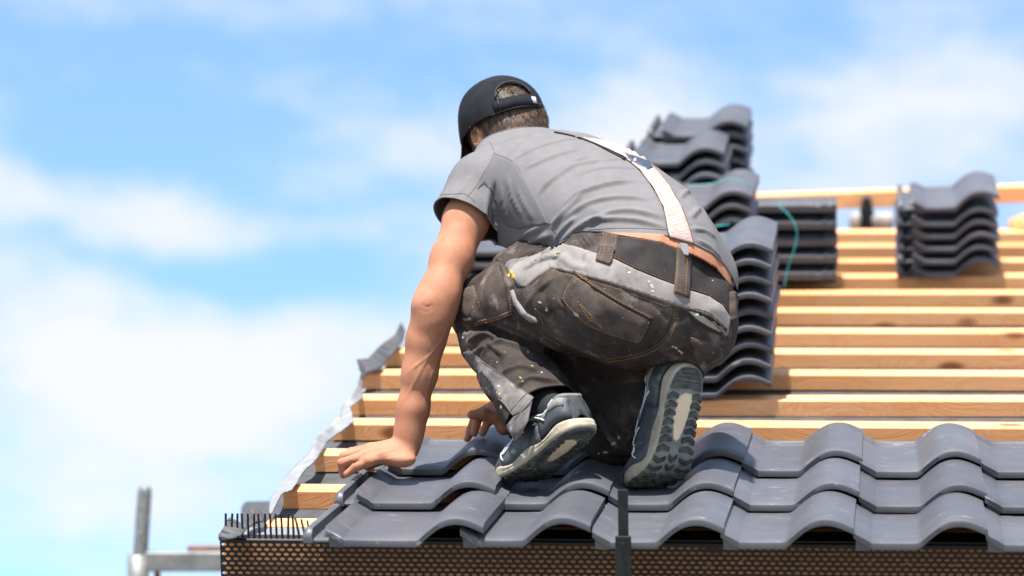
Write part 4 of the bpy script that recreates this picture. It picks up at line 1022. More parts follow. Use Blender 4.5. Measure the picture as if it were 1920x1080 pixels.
cloth('frayed_edge', [(1288, 581), (1300, 578), (1322, 583), (1342, 596), (1362, 616), (1360, 623), (1340, 606), (1320, 594), (1302, 586)], M['denim3'], .0045, 4.)
cloth('frayed_edge', [(1292, 588), (1308, 600), (1330, 613), (1350, 622), (1359, 622), (1352, 630), (1328, 620), (1304, 606)], M['denim3'], .0030, 4.)
cloth('shin_panel', [(855, 667), (878, 657), (894, 670), (909, 683), (924, 694), (940, 705), (955, 713), (968, 725), (984, 736), (1000, 746), (992, 760), (978, 772), (962, 780), (952, 768), (942, 754), (925, 742), (912, 738), (898, 722), (884, 703), (868, 684)], M['grey_worn'], .0012, label='scuffed grey shin panel with paint')
cloth('cuff_patch', [(962, 782), (978, 774), (992, 762), (998, 752), (990, 790), (976, 818), (966, 828), (956, 812), (948, 800)], M['grey_worn'], .002)
cloth('thigh_pocket', [(934, 486), (952, 520), (962, 560), (960, 588), (930, 600), (892, 606), (882, 592), (892, 560), (900, 530), (915, 505)], M['denim2'], .0022, puff=.002)
cloth('pocket_strip', [(932, 487), (941, 484), (951, 506), (959, 540), (963, 588), (953, 588), (950, 545), (942, 512)], M['denim'], .0048, 4.)
cloth('pocket_strip', [(889, 603), (905, 598), (932, 591), (958, 581), (961, 590), (935, 601), (908, 608), (892, 612)], M['denim2'], .0045, 4.)
cloth('knee_pocket', [(858, 548), (872, 540), (888, 535), (893, 552), (900, 575), (888, 588), (876, 596), (862, 585), (852, 570)], M['denim2'], .002, puff=.002)
cloth('tool_loop', [(957, 545), (963, 543), (970, 562), (985, 583), (1005, 596), (1010, 604), (996, 603), (978, 590), (964, 570)], M['grey_cloth'], .0050, 4., label='thin grey tool loop')
cloth('side_pocket', [(985, 542), (1006, 526), (1034, 506), (1074, 517), (1060, 540), (1050, 562), (1064, 582), (1020, 580), (1000, 582), (985, 570)], M['denim2'], .0016)
cloth('front_pocket_edge', [(948, 494), (958, 488), (975, 484), (990, 480), (985, 490), (970, 496), (960, 506), (955, 512)], M['grey_worn'], .0035, 4.)
# belt loops, clear of the band in the middle
def loop(poly, lift=.006):
    o = cloth('belt_loop', poly, M['denim2'], lift, 4.); return o
loop([(1131, 437), (1161, 444), (1157, 470), (1144, 500), (1117, 492), (1122, 465)], .0075)
loop([(1267, 464), (1281, 470), (1295, 475), (1293, 515), (1289, 561), (1275, 556), (1261, 550), (1265, 505)], .0065)
loop([(1366, 548), (1372, 550), (1375, 575), (1374, 600), (1368, 602), (1365, 575)], .012)
# stitching
Vv = [Vector(v) for v in V]; Ff = [tuple(map(int, q)) for q in Q]
for a_, b_ in CLOTHS:
    n_ = len(Vv); Vv += [Vector(v) for v in a_]; Ff += [tuple(i+n_ for i in f_) for f_ in b_]
PB = BVHTree.FromPolygons(Vv, Ff)
gs = Geo()
def stitch(line, off=.0026, gap=0):
    L = [tuple(q) for q in smooth_line(line, 5)]
    r_ = ribbon(PB, L, .00050, .0003, (.0034, .0014), step=1.6); gs.add(r_.V, r_.F)
stitch([(1129, 438), (1162, 445), (1209, 450), (1241, 456), (1264, 466)], .003); stitch([(1297, 478), (1341, 502), (1367, 537)], .003)
stitch([(1152, 482), (1193, 502), (1234, 519), (1262, 530)], .003); stitch([(1295, 541), (1329, 552), (1354, 568), (1369, 586)], .003)
for dx in (5, 11): stitch([(1127+dx, 440), (1121+dx, 468), (1114+dx, 493)], .0085)
stitch([(1155, 444), (1150, 470), (1139, 497)], .0085); stitch([(1118, 490), (1143, 498)], .0085)
for a in (4, 22): stitch([(1268+a, 468), (1266+a, 505), (1263+a, 552)], .0075)
stitch([(1263, 547), (1288, 557)], .0075); stitch([(1264, 543), (1288, 553)], .0075)
stitch([(1079, 512), (1112, 535), (1152, 560), (1192, 582), (1221, 597)], .0066); stitch([(1083, 523), (1115, 545), (1153, 570), (1190, 589), (1214, 600)], .0066)
stitch([(1216, 604), (1207, 624), (1195, 640), (1150, 628), (1104, 609), (1078, 587), (1057, 561), (1066, 538), (1078, 519)], .0058)
stitch([(1083, 565), (1110, 596), (1094, 606), (1078, 588)], .0066); stitch([(1083, 566), (1108, 604)], .0066); stitch([(1088, 572), (1112, 594)], .0066)
stitch([(1080, 516), (1140, 532), (1200, 552), (1253, 571), (1290, 583)], .002); stitch([(1034, 506), (1078, 518), (1138, 536), (1198, 556), (1250, 575)], .0024)
stitch([(986, 541), (1006, 525), (1034, 505)], .003); stitch([(990, 546), (1010, 530), (1038, 510)], .003)
stitch([(1266, 577), (1260, 610), (1243, 638), (1200, 662), (1138, 674)], .0016); stitch([(1271, 578), (1265, 612), (1247, 642), (1205, 667), (1140, 679)], .0016)
stitch([(1003, 578), (1018, 606), (1018, 628), (1052, 648)], .002); stitch([(1005, 580), (1032, 604)], .0026); stitch([(1128, 664), (1138, 674)], .003)
stitch([(937, 489), (947, 512), (955, 545), (957, 584)], .0056); stitch([(893, 604), (930, 594), (957, 584)], .0054); stitch([(895, 609), (932, 599), (959, 588)], .0054)
stitch([(888, 537), (893, 555), (899, 575), (886, 587)], .0044); stitch([(860, 560), (878, 552), (892, 548)], .0044)
stitch([(1296, 634), (1322, 642), (1354, 655)], .0060); stitch([(1297, 637), (1304, 660), (1315, 690)], .0060); stitch([(1300, 581), (1325, 588), (1345, 602), (1360, 618)], .0056)
put('stitching', gs.V, gs.F, M['thread'], trousers)
gs = Geo()
for L in ([(878, 656), (909, 681), (940, 703), (968, 724), (1000, 745)], [(896, 716), (912, 737), (942, 753), (962, 779)], [(1000, 745), (985, 765), (966, 785)], [(848, 652), (868, 684), (884, 706)]):
    r_ = ribbon(PB, [tuple(q) for q in smooth_line(L, 5)], .0010, .0003); gs.add(r_.V, r_.F)
put('piping', gs.V, gs.F, M['grey_worn'], trousers)
# paint spots and dry splashes
gp = {k: Geo() for k in ('white_paint', 'lime_paint', 'yellow_paint')}
def spot(mat, x, y, rx, ry, a=0., off=.0008, n=9):
    P = []
    for i in range(n):
        t = 2*math.pi*i/n; r = random.uniform(.65, 1.15); P.append((x+rx*r*math.cos(t)*math.cos(a)-ry*r*math.sin(t)*math.sin(a), y+rx*r*math.cos(t)*math.sin(a)+ry*r*math.sin(t)*math.cos(a)))
    h = [hit(PB, *q) for q in P]; c = hit(PB, x, y)
    if c[0] is None or any(q[0] is None for q in h): return
    if max(np.linalg.norm(q[0]-c[0]) for q in h) > .03: return
    V_ = [q[0]+q[1]*(off-.0005) for q in h]+[c[0]+c[1]*off]
    gp[mat].add(V_, [((i+1) % n, i, n) for i in range(n)])
for x, y, a, b, r in [(998, 686, 4, 2, 0), (980, 715, 3, 4, .9), (976, 708, 4, 2, .5), (960, 722, 5, 2, .9), (936, 738, 3, 5, .3), (939, 763, 3.5, 6, .2), (912, 728, 5, 2, .2), (948, 742, 2, 5, .6), (918, 734, 2, 3, 0)]: spot('lime_paint', x, y, a*.75, b*.62, r)
for x, y, a, b, r in [(958, 510, 6, 4, .5), (962, 518, 4, 5, 0), (954, 516, 3, 3, 0), (1041, 477, 3, 4, 0)]: spot('yellow_paint', x, y, a, b, r)
for x, y, a, b, r in [(1222, 536, 6, 3, .9), (1217, 528, 4, 2, .5), (1224, 546, 5, 2, .3), (1180, 511, 4, 3, 0), (1080, 590, 3, 8, -.9), (1267, 652, 4, 2, .5), (1274, 658, 5, 2.5, .4), (1261, 650, 2, 2, 0), (1278, 662, 3, 2, 0),
                      (1150, 832, 5, 3, -.5), (1160, 820, 4, 4, 0), (1135, 848, 5, 3, .2), (1122, 850, 3, 2, 0), (1012, 567, 5, 2, .4), (1025, 580, 3, 6, 0), (1016, 698, 2, 1.5, 0), (868, 633, 3, 2, 0), (990, 660, 2, 1.3, 0)]: spot('white_paint', x, y, a, b, r)
for _ in range(65):
    x, y = random.uniform(870, 1360), random.uniform(500, 690); s_ = random.uniform(.4, 1.25); spot('white_paint', x, y, s_, s_*.8, random.uniform(0, 3))
for k, g_ in gp.items(): put({'white_paint': 'paint_fleck', 'lime_paint': 'lime_paint_fleck', 'yellow_paint': 'yellow_emblem'}[k], g_.V, g_.F, M[k], trousers)
M['clip'] = material('satin_nickel', (.50, .50, .51), rough=.4, metal=.6)
# ------------------------------------------------------------------ braces
bl = [(1091, 260), (1136, 279), (1168, 294), (1199, 320), (1224, 353), (1243, 390), (1252, 435), (1256, 446)]
br_ = [(1299, 458), (1291, 427), (1276, 387), (1254, 350), (1236, 327), (1217, 309), (1202, 291), (1181, 278), (1158, 273), (1125, 264)]
class FaceOn:                                           # the band bridges the hollows of the shirt: smoothed hits
    pass
Vb, Fb = patch(SB, bl+br_, .0050, 5., rim=.0030)
braces = put('braces', Vb, Fb, M['brace_band'], person)
ge = Geo()
for L in (bl, br_[:-1]):
    r_ = ribbon(SB, [tuple(q) for q in smooth_line(L, 5)], .0013, .0022); ge.add(r_.V, r_.F)
r_ = ribbon(SB, [tuple(q) for q in smooth_line([(1040, 249), (1070, 255), (1110, 268), (1145, 286), (1172, 300)], 6)], .0022, .0016); ge.add(r_.V, r_.F)
put('band_edge', ge.V, ge.F, M['black_plastic'], braces)
gw = Geo()                                              # woven relief of the elastic: short courses across the band
def between(t):
    a = smooth_line(bl, 12); b = smooth_line(list(reversed(br_[:-1])), 12)
    return a[int(t*(len(a)-1))], b[int(t*(len(b)-1))]
for i in range(34):
    a, b = between(.46+.52*i/33); a2 = a+(b-a)*.1; b2 = a+(b-a)*.9
    r_ = ribbon(SB, [tuple(a2), tuple(b2)], .00055, .0050, (.006, .0016) if i % 2 else (.0075, .0014), step=2); gw.add(r_.V, r_.F)
put('woven_rib', gw.V, gw.F, M['thread_dark'] if False else material('pink_rib', (.45, .33, .30), rough=.8), braces)
Vb, Fb = patch(SB, [(1168, 289), (1190, 296), (1217, 306), (1224, 319), (1214, 323), (1198, 316), (1182, 306)], .0062, 4., rim=.003)
put('leather_tab', Vb, Fb, M['navy'], braces)
pc, nc_ = hit(TB, 1281, 468)
if pc is not None:
    tx = unit(np.cross(nc_, [0, 1, 0])); ty = np.cross(tx, nc_); ty = ty if ty[1] < 0 else -ty
    c0 = hit(SB, 1277, 452)[0]; c0 = pc if c0 is None else c0
    pa = m3(1277, 452, 0); base = pc+nc_*.020
    g = Geo(); q = m3(1281, 467, 0); sc = (base[2]/D0)
    def cp(x, y, o): h = m3(x, y, base[2]-D0); return h+nc_*o
    g.add([cp(1273, 456, 0), cp(1287, 459, 0), cp(1289, 480, 0), cp(1275, 477, 0), cp(1273, 456, .004), cp(1287, 459, .004), cp(1289, 480, .004), cp(1275, 477, .004)], [(0,3,2,1),(4,5,6,7),(0,1,5,4),(1,2,6,5),(2,3,7,6),(3,0,4,7)])
    o = put('clip', g.V, g.F, M['clip'], braces, False); bevel(o, .001)
# ------------------------------------------------------------------ cap
CAPW = .0850
def dome(a, b, cc, nth=60, nph=22, u_lo=-.012):
    V = []; Fc = []
    for i in range(nph):
        t = i/(nph-1); el = math.pi/2*t
        for j in range(nth):
            th = 2*math.pi*j/nth
            ru = 1 + .012*math.sin(6*th)*math.cos(el)*0
            x, y, z = math.cos(th)*math.cos(el)**.86, math.sin(th)*math.cos(el)**.86, math.sin(el)
            V.append((a*x, b*y, cc*z+u_lo*(1-t)))
    for i in range(nph-1):
        for j in range(nth): Fc.append((i*nth+j, i*nth+(j+1) % nth, (i+1)*nth+(j+1) % nth, (i+1)*nth+j))
    return np.array(V), Fc
V, Fc = dome(.0850, .102, .094, 96, 34)
# opening at the back: an arch above the strap
def arch(V):
    bx = V[:, 0]; z = V[:, 2]; bk = V[:, 1] < 0
    return np.where(bk, 1-np.sqrt((bx/.036)**2 + ((z-.020)/.030)**2), -1)
c = arch(V); c = np.where((V[:, 2] < .018) & (V[:, 1] < 0), np.minimum(c, (V[:, 2]-.018)*20), c)
Q = np.array(Fc)
Vc_, Tc_ = clip(V, Q, c)
rg = np.random.default_rng(5)
nzz = cloth_noise(Vc_, .0030, 48, 21) - .0022*np.abs(np.sin(3*np.arctan2(Vc_[:, 1], Vc_[:, 0])+math.pi/2))**.35*0
Vc_ = Vc_ + (Vc_/np.linalg.norm(Vc_, axis=1, keepdims=True))*nzz[:, None]
def HT(V): V = np.asarray(V)*1.10; return HC + V[:, :1]*hs - V[:, 1:2]*hb + V[:, 2:3]*hu + .002*hu
cap = put('cap', HT(Vc_), Tc_, M['cap'], person); md = cap.modifiers.new('c', 'SOLIDIFY'); md.thickness = .002; md.offset = -1
g = Geo()
for th in [math.pi/2+math.pi/3*k+math.pi/6*0 for k in range(6)]:
    if abs(th - 3*math.pi/2) < .1: continue
    P = [(.0818*math.cos(th)*math.cos(e)**.86, .1023*math.sin(th)*math.cos(e)**.86, .0936*math.sin(e)-.012*(1-e/(math.pi/2))) for e in np.linspace(.02, 1.52, 16)]
    g.tube(HT(P), .0012, 5)
P = [(.0822*math.cos(t), .1028*math.sin(t), -.010) for t in np.linspace(0, 2*math.pi, 50)]; g.tube(HT(P), .0018, 5)
P = [(.036*math.cos(t), -math.sqrt(max(0, 1-(.036*math.cos(t)/CAPW)**2-((.020+.030*math.sin(t))/.098)**2))*.102-.001, .020+.030*math.sin(t)) for t in np.linspace(0, math.pi, 18)]; g.tube(HT(P), .0019, 5)
put('cap_seam', g.V, g.F, material('cap_seam', (.022, .024, .032), rough=.8), cap)
g = Geo()
P = [(0, 0, .093), (0, 0, .0965)]; g.tube(HT(P), .006, 8); put('button', g.V, g.F, M['cap'], cap)
def strap(x0, x1, z0, z1, out, nm, mat, par):
    V = []; n = 14
    for i in range(n+1):
        x = x0+(x1-x0)*i/n
        for z in (z0, z1): y = -math.sqrt(1-(x/CAPW)**2)*.102*(1 if z > 0 else 1)-out; V.append((x, y, z))
    Fc = [(2*i, 2*i+1, 2*i+3, 2*i+2) for i in range(n)]
    o = put(nm, HT(V), Fc, mat, par); md = o.modifiers.new('s', 'SOLIDIFY'); md.thickness = .002; return o
strap(.046, -.052, -.010, .013, .002, 'strap', M['cap'], cap)
strap(-.034, -.043, -.004, .009, .0042, 'strap_end', material('grey_tag', (.52, .53, .58), rough=.6), cap)
g = Geo(); 
for z in (-.011, .014): pass
y_ = -math.sqrt(1-(.036/CAPW)**2)*.102-.005
g.tube(HT([(.037, y_, -.010), (.037, y_, .013)]), .0016, 6); put('buckle', g.V, g.F, M['black_steel'], cap)
# peak in front
V = []; n = 20; mrow = 7
for i in range(n+1):
    t = -1+2*i/n; th = math.pi/2 + t*1.05
    for k in range(mrow):
        s_ = k/(mrow-1); ln = .070*math.sqrt(max(.0, 1-(t*.98)**2))
        x = CAPW*math.cos(th)*(1+.02*s_); y = .102*math.sin(th)+ln*s_
        V.append((x, y, -.010 - .012*s_ - .30*x*x*8*s_*.5 - .10*ln*s_))
Fc = [(i*mrow+k, i*mrow+k+1, (i+1)*mrow+k+1, (i+1)*mrow+k) for i in range(n) for k in range(mrow-1)]
o = put('peak', HT(V), Fc, M['cap'], cap); md = o.modifiers.new('s', 'SOLIDIFY'); md.thickness = .003
# ------------------------------------------------------------------ hair: short strands on the back and sides of the head
gl, gd = Geo(), Geo()
BB = bvh_of(BODY_V, BODY_Q)
rg = random.Random(11)
def scalp(l, f_, u):
    d = unit(l*hs*1.0 - f_*hb + u*hu); o = HC + d*.2
    p_, n_, i_, t_ = BB.ray_cast(Vector(o), Vector(-d)); return (np.array(p_), np.array(n_)) if p_ is not None else (None, None)
cnt = 0
while cnt < 5200:
    th = rg.uniform(-2.35, 2.35); u = rg.uniform(-.085, .060)
    low = -.062 if abs(th) < .9 else -.050 if abs(th) < 1.3 else -.030
    if abs(th) > 1.05 and abs(th) < 1.75 and u < -.012: continue
    if u < low + rg.uniform(-.012, .012): continue
    if u > .016 and abs(th) > .42: continue
    p_, n_ = scalp(.076*math.sin(th), -.096*math.cos(th), u)
    if p_ is None: continue
    cnt += 1
    dn = -hu + .35*(hs*math.copysign(1, math.sin(th))*.3) + (rg.gauss(0, .10)+.35*math.sin(9*th+40*u)*math.sin(23*th))*np.array(hs)
    dn = unit(dn - (dn@n_)*n_)
    l = rg.uniform(.014, .026) if u < .012 else rg.uniform(.016, .028)
    lift = .0035 if u < .01 else .008
    a = p_ + n_*.0002; b = p_ + dn*l*.5 + n_*lift*.8; c_ = p_ + dn*l + n_*lift*rg.uniform(.3, 1.0)
    w_ = unit(np.cross(dn, n_))*.0009
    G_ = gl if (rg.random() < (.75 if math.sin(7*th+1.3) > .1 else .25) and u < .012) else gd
    G_.add([a-w_, a+w_, b+w_*.9, b-w_*.9, c_], [(0, 1, 2, 3), (3, 2, 4)])
hair = put('hair', gd.V, gd.F, M['hair'], person); put('hair_highlight', gl.V, gl.F, M['hair_light'], hair)
# ------------------------------------------------------------------ shoes
M['shoe'] = material('slate_mesh', (.015, .0185, .023), (.033, .038, .045), rough=.75, scale=30, bump=.6, bscale=520, c3=(.16, .165, .165), s3=26, t3=.60, w3=.10)
M['shoe_over'] = material('slate_synthetic', (.024, .029, .035), (.056, .063, .070), rough=.6, scale=25, bump=.2, bscale=200, c3=(.20, .20, .19), s3=22, t3=.60, w3=.12)
M['midsole'] = material('cream_foam', (.28, .23, .17), (.42, .36, .275), rough=.8, scale=34, bump=.3, bscale=120, c3=(.30, .24, .17), s3=18, t3=.6, w3=.1)
M['rubber'] = material('grey_rubber', (.14, .145, .135), (.27, .27, .25), rough=.8, scale=30, detail=6, bump=.3, bscale=200, c3=(.34, .32, .27), s3=20, t3=.60, w3=.1)
M['lug'] = material('dark_rubber', (.022, .026, .027), (.075, .078, .074), rough=.75, scale=40, bump=.3, bscale=200, c3=(.17, .165, .14), s3=30, t3=.60, w3=.1)
M['tan'] = material('tan_foam', (.70, .54, .35), (.78, .63, .44), rough=.8, scale=40, bump=.25, bscale=90)
M['pale_trim'] = material('pale_trim', (.55, .58, .6), (.66, .68, .69), rough=.6)
M['collar'] = material('grey_collar', (.13, .127, .12), (.19, .183, .172), rough=.85, bump=.4, bscale=500)
M['pink_scuff'] = material('torn_mesh', (.62, .38, .28), (.7, .48, .36), rough=.9, scale=200)
SY = np.array([0, .004, .014, .03, .06, .10, .14, .18, .21, .235, .258, .275, .287, .292])
SWm = 1.18*np.array([.006, .018, .028, .034, .037, .034, .034, .041, .045, .045, .040, .031, .017, .005])   # medial half width
SWl = 1.18*np.array([.006, .018, .028, .034, .037, .037, .041, .047, .049, .046, .038, .027, .014, .004])   # lateral half width
def width(y): return np.interp(y, SY, SWm), np.interp(y, SY, SWl)
def make_shoe(side, Hpt, Bpt, nsole, bend, toe_dir=None):
    # local: x medial (+) / lateral (-), y heel -> toe, z up from the sole; the forefoot bends up about y = .195
    yb = .195
    ay = unit(Bpt-Hpt); az = -np.asarray(nsole, float); az = unit(az-(az@ay)*ay); ax = np.cross(ay, az)
    ref = side
    if ax@ref < 0: ax = -ax
    sc = np.linalg.norm(Bpt-Hpt)/yb
    def place(V):
        V = np.array(V, float); y = V[:, 1].copy(); z = V[:, 2].copy(); x = V[:, 0]
        m = y > yb-.03; s_ = np.clip((y-(yb-.03))/.06, 0, 1); ang = bend*s_*s_*(3-2*s_)
        R = .06/max(bend, 1e-3)
        # bend along an arc between yb-.03 and yb+.03 (pivot above the sole, ball on the ground)
        yy = np.where(m, yb-.03, y); zz = z.copy()
        t = np.clip(y-(yb-.03), 0, .06); ex = np.clip(y-(yb+.03), 0, 1)
        th = bend*t/.06; zc = R
        ya = (yb-.03) + (R-z)*np.sin(th) + ex*np.cos(bend); za = R-(R-z)*np.cos(th) + ex*np.sin(bend)
        Y = np.where(m, ya, y); Z = np.where(m, za, z)
        return Hpt + sc*(x[:, None]*ax + Y[:, None]*ay + Z[:, None]*az)
    # upper: loft of half sections
    ys = [.000, .006, .018, .04, .065, .09, .115, .14, .165, .19, .215, .24, .262, .278, .287]
    top = [.062, .080, .088, .086, .082, .084, .090, .092, .086, .076, .066, .058, .050, .041, .030]
    V = []; nk = 17
    for y, tz in zip(ys, top):
        wm, wl = width(min(max(y, .003), .290))
        for k in range(nk):
            a = math.pi*k/(nk-1); cx = math.cos(a); sx = math.sin(a)
            w_ = wm if cx > 0 else wl
            pz = .020 + (tz-.020)*sx**(.62 if y > .05 else .5)
            bulge = 1.0 if sx < .5 else 1.0
            px2 = w_*.97*math.copysign(abs(cx)**.75, cx)*(1-.30*sx**2*(1 if .05 < y < .2 else .4))
            V.append((px2, y, pz))
    Fc = [(i*nk+k, i*nk+k+1, (i+1)*nk+k+1, (i+1)*nk+k) for i in range(len(ys)-1) for k in range(nk-1)]
    V.append((0, -.002, .04)); e = len(V)-1; Fc += [(k+1, k, e) for k in range(nk-1)]
    V.append((0, .290, .026)); e = len(V)-1; b = (len(ys)-1)*nk; Fc += [(b+k, b+k+1, e) for k in range(nk-1)]
    # collar hole: drop the faces on top between heel and tongue
    hole = [f for f in Fc if len(f) == 4 and all(.012 < V[i][1] < .118 for i in f) and all(abs(V[i][0]) < .0235 and V[i][2] > .07 for i in f)]
    Fc = [f for f in Fc if f not in hole]
    up_ = put('shoe', place(V), Fc, M['shoe'], person)
    md = up_.modifiers.new('sub', 'SUBSURF'); md.levels = 2; md.render_levels = 2
    md = up_.modifiers.new('s', 'SOLIDIFY'); md.thickness = .003; md.offset = -1
    def band(name, rows, mat, n=70, parent=None):
        # closed ring round the foot: rows of (outset, z)
        V = []; per = []
        for i in range(n):
            t = i/n
            if t < .5: y = .292*(1-math.cos(math.pi*2*t))/2; s_ = 1
            else: y = .292*(1-math.cos(math.pi*2*(1-t)))/2; s_ = -1
            wm, wl = width(y); per.append((wm if s_ > 0 else -wl, y))
        m_ = len(rows); c_ = np.array([0, .14])
        for x, y in per:
            dirn = unit(np.array([x, (y-.14)*.25]))
            for o_, z in rows: V.append((x+dirn[0]*o_, y+ (o_ if y > .28 else -o_ if y < .012 else 0), z + .010*max(0, (y-.255)/.035)**2 + .004*math.sin(y*60)*(z > .018)))
        Fc = [(i*m_+k, ((i+1) % n)*m_+k, ((i+1) % n)*m_+k+1, i*m_+k+1) for i in range(n) for k in range(m_-1)]
        return put(name, place(V), Fc, mat, up_)
    band('midsole', [(-.012, .006), (.001, .006), (.0035, .008), (.0045, .013), (.0032, .0165), (.0042, .019), (.002, .0245), (-.004, .0255)], M['midsole'])
    # outsole plate
    ys2 = np.linspace(0, .292, 40); V = []
    for y in ys2:
        wm, wl = width(y)
        for t in np.linspace(-1, 1, 9):
            x = (wm if t > 0 else wl)*t*.99; V.append((x, y, .0055 + .010*max(0, (y-.255)/.035)**2 - .0015*(1-t*t)))
    Fc = [(i*9+k, i*9+k+1, (i+1)*9+k+1, (i+1)*9+k) for i in range(39) for k in range(8)]
    put('outsole', place(V), Fc, M['rubber'], up_)
    # tan foam showing in the heel cut-out: tapered outline
    out = [(-.013, .052), (-.0155, .060), (-.0145, .085), (-.010, .110), (-.005, .128), (0, .132), (.006, .128), (.010, .112), (.0135, .100), (.0165, .086), (.013, .078), (.016, .066), (.010, .056), (0, .050)]
    out = [(x*1.22, .05+(y-.05)*1.08) for x, y in out]
    V = [(x, y, .0030) for x, y in out]+[(x*1.12, .05+(y-.05)*1.06-.003, .0062) for x, y in out]; n = len(out)
    put('heel_insert', place(V), [tuple(range(n))]+[(i, (i+1) % n, n+(i+1) % n, n+i) for i in range(n)], M['tan'], up_, False)
    # tread lugs
    def lug(poly, h=.0055):
        n = len(poly); c_ = np.mean(poly, axis=0); z0 = lambda y: .0055 + .010*max(0, (y-.255)/.035)**2
        V = [(x, y, z0(y)) for x, y in poly] + [(c_[0]+(x-c_[0])*.84, c_[1]+(y-c_[1])*.80, z0(y)-h) for x, y in poly]
        put('tread_lug', place(V), [tuple(range(n, 2*n))]+[(i, (i+1) % n, n+(i+1) % n, n+i) for i in range(n)], M['lug'], up_, False)
    hw = lambda y, s_: float(np.interp(y, SY, SWm if s_ > 0 else SWl))
    for y in (.052, .068, .084, .100, .116, .132, .150):          # side chevrons along the heel
        for s_ in (1, -1):
            w_ = hw(y, s_); xi = .016 if y < .12 else .012
            lug([(s_*xi, y), (s_*(xi+w_)*.55, y-.004), (s_*w_*1.02, y+.003), (s_*w_*1.02, y+.013), (s_*(xi+w_)*.55, y+.0065), (s_*xi, y+.009)])
    for q, y in enumerate((.166, .186, .207, .229, .250)):
        for s_ in (1, -1):
            w_ = hw(y, s_)
            lug([(s_*.017, y+.002), (s_*(.017+w_)*.52, y+.009), (s_*w_*1.02, y+.002), (s_*w_*1.02, y+.012), (s_*(.017+w_)*.52, y+.019), (s_*.017, y+.011)])
        lug([(-.011, y-.003), (0, y+.006), (.011, y-.003), (.011, y+.006), (0, y+.015), (-.011, y+.006)])
    for y0, y1 in ((.004, .010), (.012, .018), (.020, .026), (.028, .044)):
        wm0, wl0 = width(y0); wm1, wl1 = width(y1)
        lug([(-wl0*.98, y0), (0, y0-.002), (wm0*.98, y0), (wm1*.98, y1), (0, y1-.003), (-wl1*.98, y1)], .0045)
    # overlays: heel counter, toe cap, side stripes, collar roll, laces
    def surf(y, k):                                              # point on the upper at loft angle k (0..1)
        tz = np.interp(y, ys, top); wm, wl = width(min(max(y, .003), .290)); a = math.pi*k; cx, sx = math.cos(a), math.sin(a)
        w_ = wm if cx > 0 else wl
        return np.array([w_*.97*math.copysign(abs(cx)**.75, cx)*(1-.30*sx**2*(1 if .05 < y < .2 else .4)), y, .020+(tz-.020)*sx**(.62 if y > .05 else .5)])
    def nrm(y, k):
        a = surf(y, k); return unit((a-np.array([0, y, .03]))*[1, 0, 1] + [0, 0, 1e-4]) if y > .012 else unit(np.array([a[0], -.02, .005]))
    def overlay(name, mat, lines, th=.0016):
        n = len(lines[0]); V = []
        for L in lines:
            for y, k in L: V.append(surf(y, k)+nrm(y, k)*th)
        V = np.array(V); Fc = [(i*n+j, i*n+j+1, (i+1)*n+j+1, (i+1)*n+j) for i in range(len(lines)-1) for j in range(n-1)]
        o = put(name, place(V), Fc, mat, up_); md = o.modifiers.new('s', 'SOLIDIFY'); md.thickness = .002; return o
    for sd in (0, 1):
        K = lambda k: k if sd == 0 else 1-k
        overlay('heel_counter', M['shoe_over'], [[(y, K(k)) for k in np.linspace(.01, .30-.9*max(0, y-.03), 6)] for y in np.linspace(.004, .085, 9)], .0022)
        overlay('toe_cap', M['shoe_over'], [[(y, K(k)) for k in np.linspace(.0, .5, 8)] for y in np.linspace(.262, .286, 6)], .0022)
        overlay('side_wrap', M['shoe_over'], [[(y, K(k)) for k in np.linspace(.0, .12+.06*math.sin((y-.09)*20), 5)] for y in np.linspace(.085, .262, 14)], .0018)
        g = Geo()
        for L, r in (([(.035, .28), (.065, .20), (.09, .27), (.125, .36), (.15, .40)], .0013), ([(.06, .10), (.085, .20), (.115, .30), (.145, .35)], .0013), ([(.13, .13), (.155, .22), (.175, .28)], .0010), ([(.155, .30), (.20, .12), (.215, .20), (.175, .34)], .0010), ([(.205, .04), (.225, .16), (.235, .30), (.238, .45)], .0010)):
            P = smooth_line([(y, K(k)) for y, k in L], 5); g.tube(place([surf(y, k)+nrm(y, k)*.0058 for y, k in P]), r*1.45, 5)
        put('piping', g.V, g.F, M['pale_trim'], up_)
        overlay('heel_trim', M['collar'], [[(y, K(k)) for k in np.linspace(.10+y*.5, .24-.9*max(0, y-.03), 3)] for y in np.linspace(.010, .075, 8)], .0040) if sd == SHOE_SIDE else None
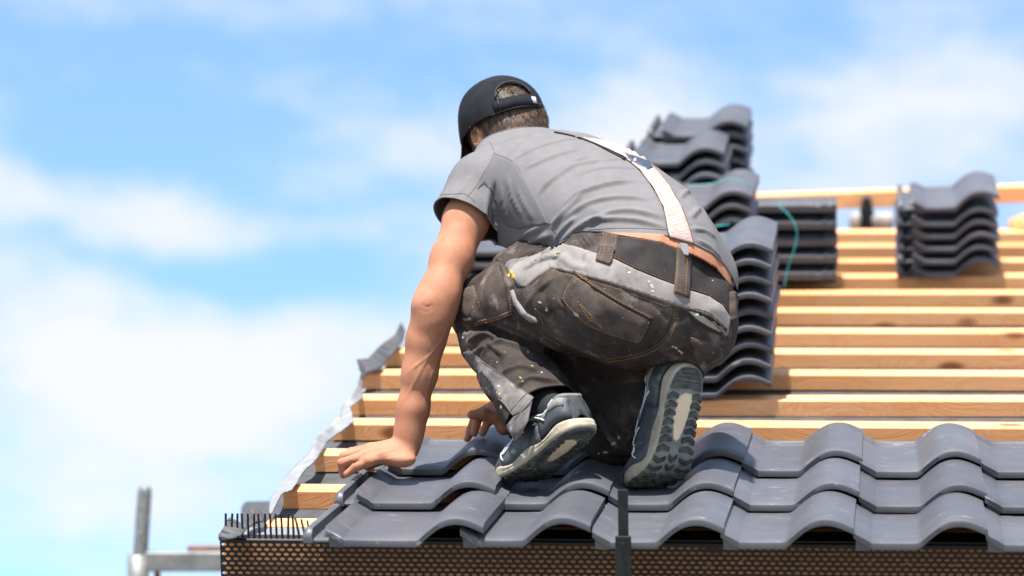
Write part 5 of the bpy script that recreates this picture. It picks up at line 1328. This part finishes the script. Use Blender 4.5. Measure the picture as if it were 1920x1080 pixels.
    # collar roll round the opening
    ring = [(y, .30) for y in np.linspace(.012, .118, 9)] + [(y, .70) for y in np.linspace(.118, .012, 9)]
    P = [surf(y, k)+np.array([0, 0, .002]) for y, k in ring]; P.append(P[0])
    g = Geo(); g.tube(place([q for q in smooth_line(P, 3)]), .0055, 8); put('collar', g.V, g.F, M['collar'], up_)
    g = Geo()
    for i, y in enumerate(np.linspace(.125, .19, 6)):
        P = [surf(y+(.008 if j % 2 else 0), k)+nrm(y, k)*.004 for j, k in enumerate(np.linspace(.36, .64, 5))]; g.tube(place(P), .0022, 6)
    put('lace', g.V, g.F, M['shoe_over'], up_)
    g = Geo(); P = [surf(y, .5)+np.array([0, 0, .004+.1*max(0, .15-y)]) for y in np.linspace(.10, .20, 6)]
    V = []
    for q in P: V += [q+[-.018, 0, 0], q, q+[.018, 0, 0]]
    o = put('tongue', place(V), [(3*i+j, 3*i+j+1, 3*i+j+4, 3*i+j+3) for i in range(5) for j in range(2)], M['shoe'], up_); md = o.modifiers.new('s', 'SOLIDIFY'); md.thickness = .006
    # sock and ankle inside the collar
    return up_, place
SHOE_SIDE = 1
shoeL, plL = make_shoe(np.array([1, -.4, 0.]), m3(1100, 806, -.135), m3(1003, 893, .005), [.54, -.40, -.78], math.radians(16))
SHOE_SIDE = 0
shoeR, plR = make_shoe(np.array([-1, 0, 0.]), m3(1299, 688, -.045), m3(1258, 884, -.03), [.67, -.02, -.75], math.radians(52))
M['sock'] = material('dark_sock', (.004, .007, .010), (.008, .012, .016), rough=.9, bump=.4, bscale=300)
for shoe_, pl, a2 in ((shoeL, plL, m3(1000, 745, .04)), (shoeR, plR, m3(1190, 775, .10))):
    a1 = pl([(0, .065, .07)])[0]; a0 = pl([(0, .065, .04)])[0]
    g = Geo(); g.tube([a0, a1, a1*.6+a2*.4, a2], [.027, .030, .034, .036], 14); put('sock', g.V, g.F, M['sock'], person)
pt = [plL([(-.047, y, z)])[0] for y, z in ((.200, .055), (.207, .040), (.200, .030), (.195, .045))]
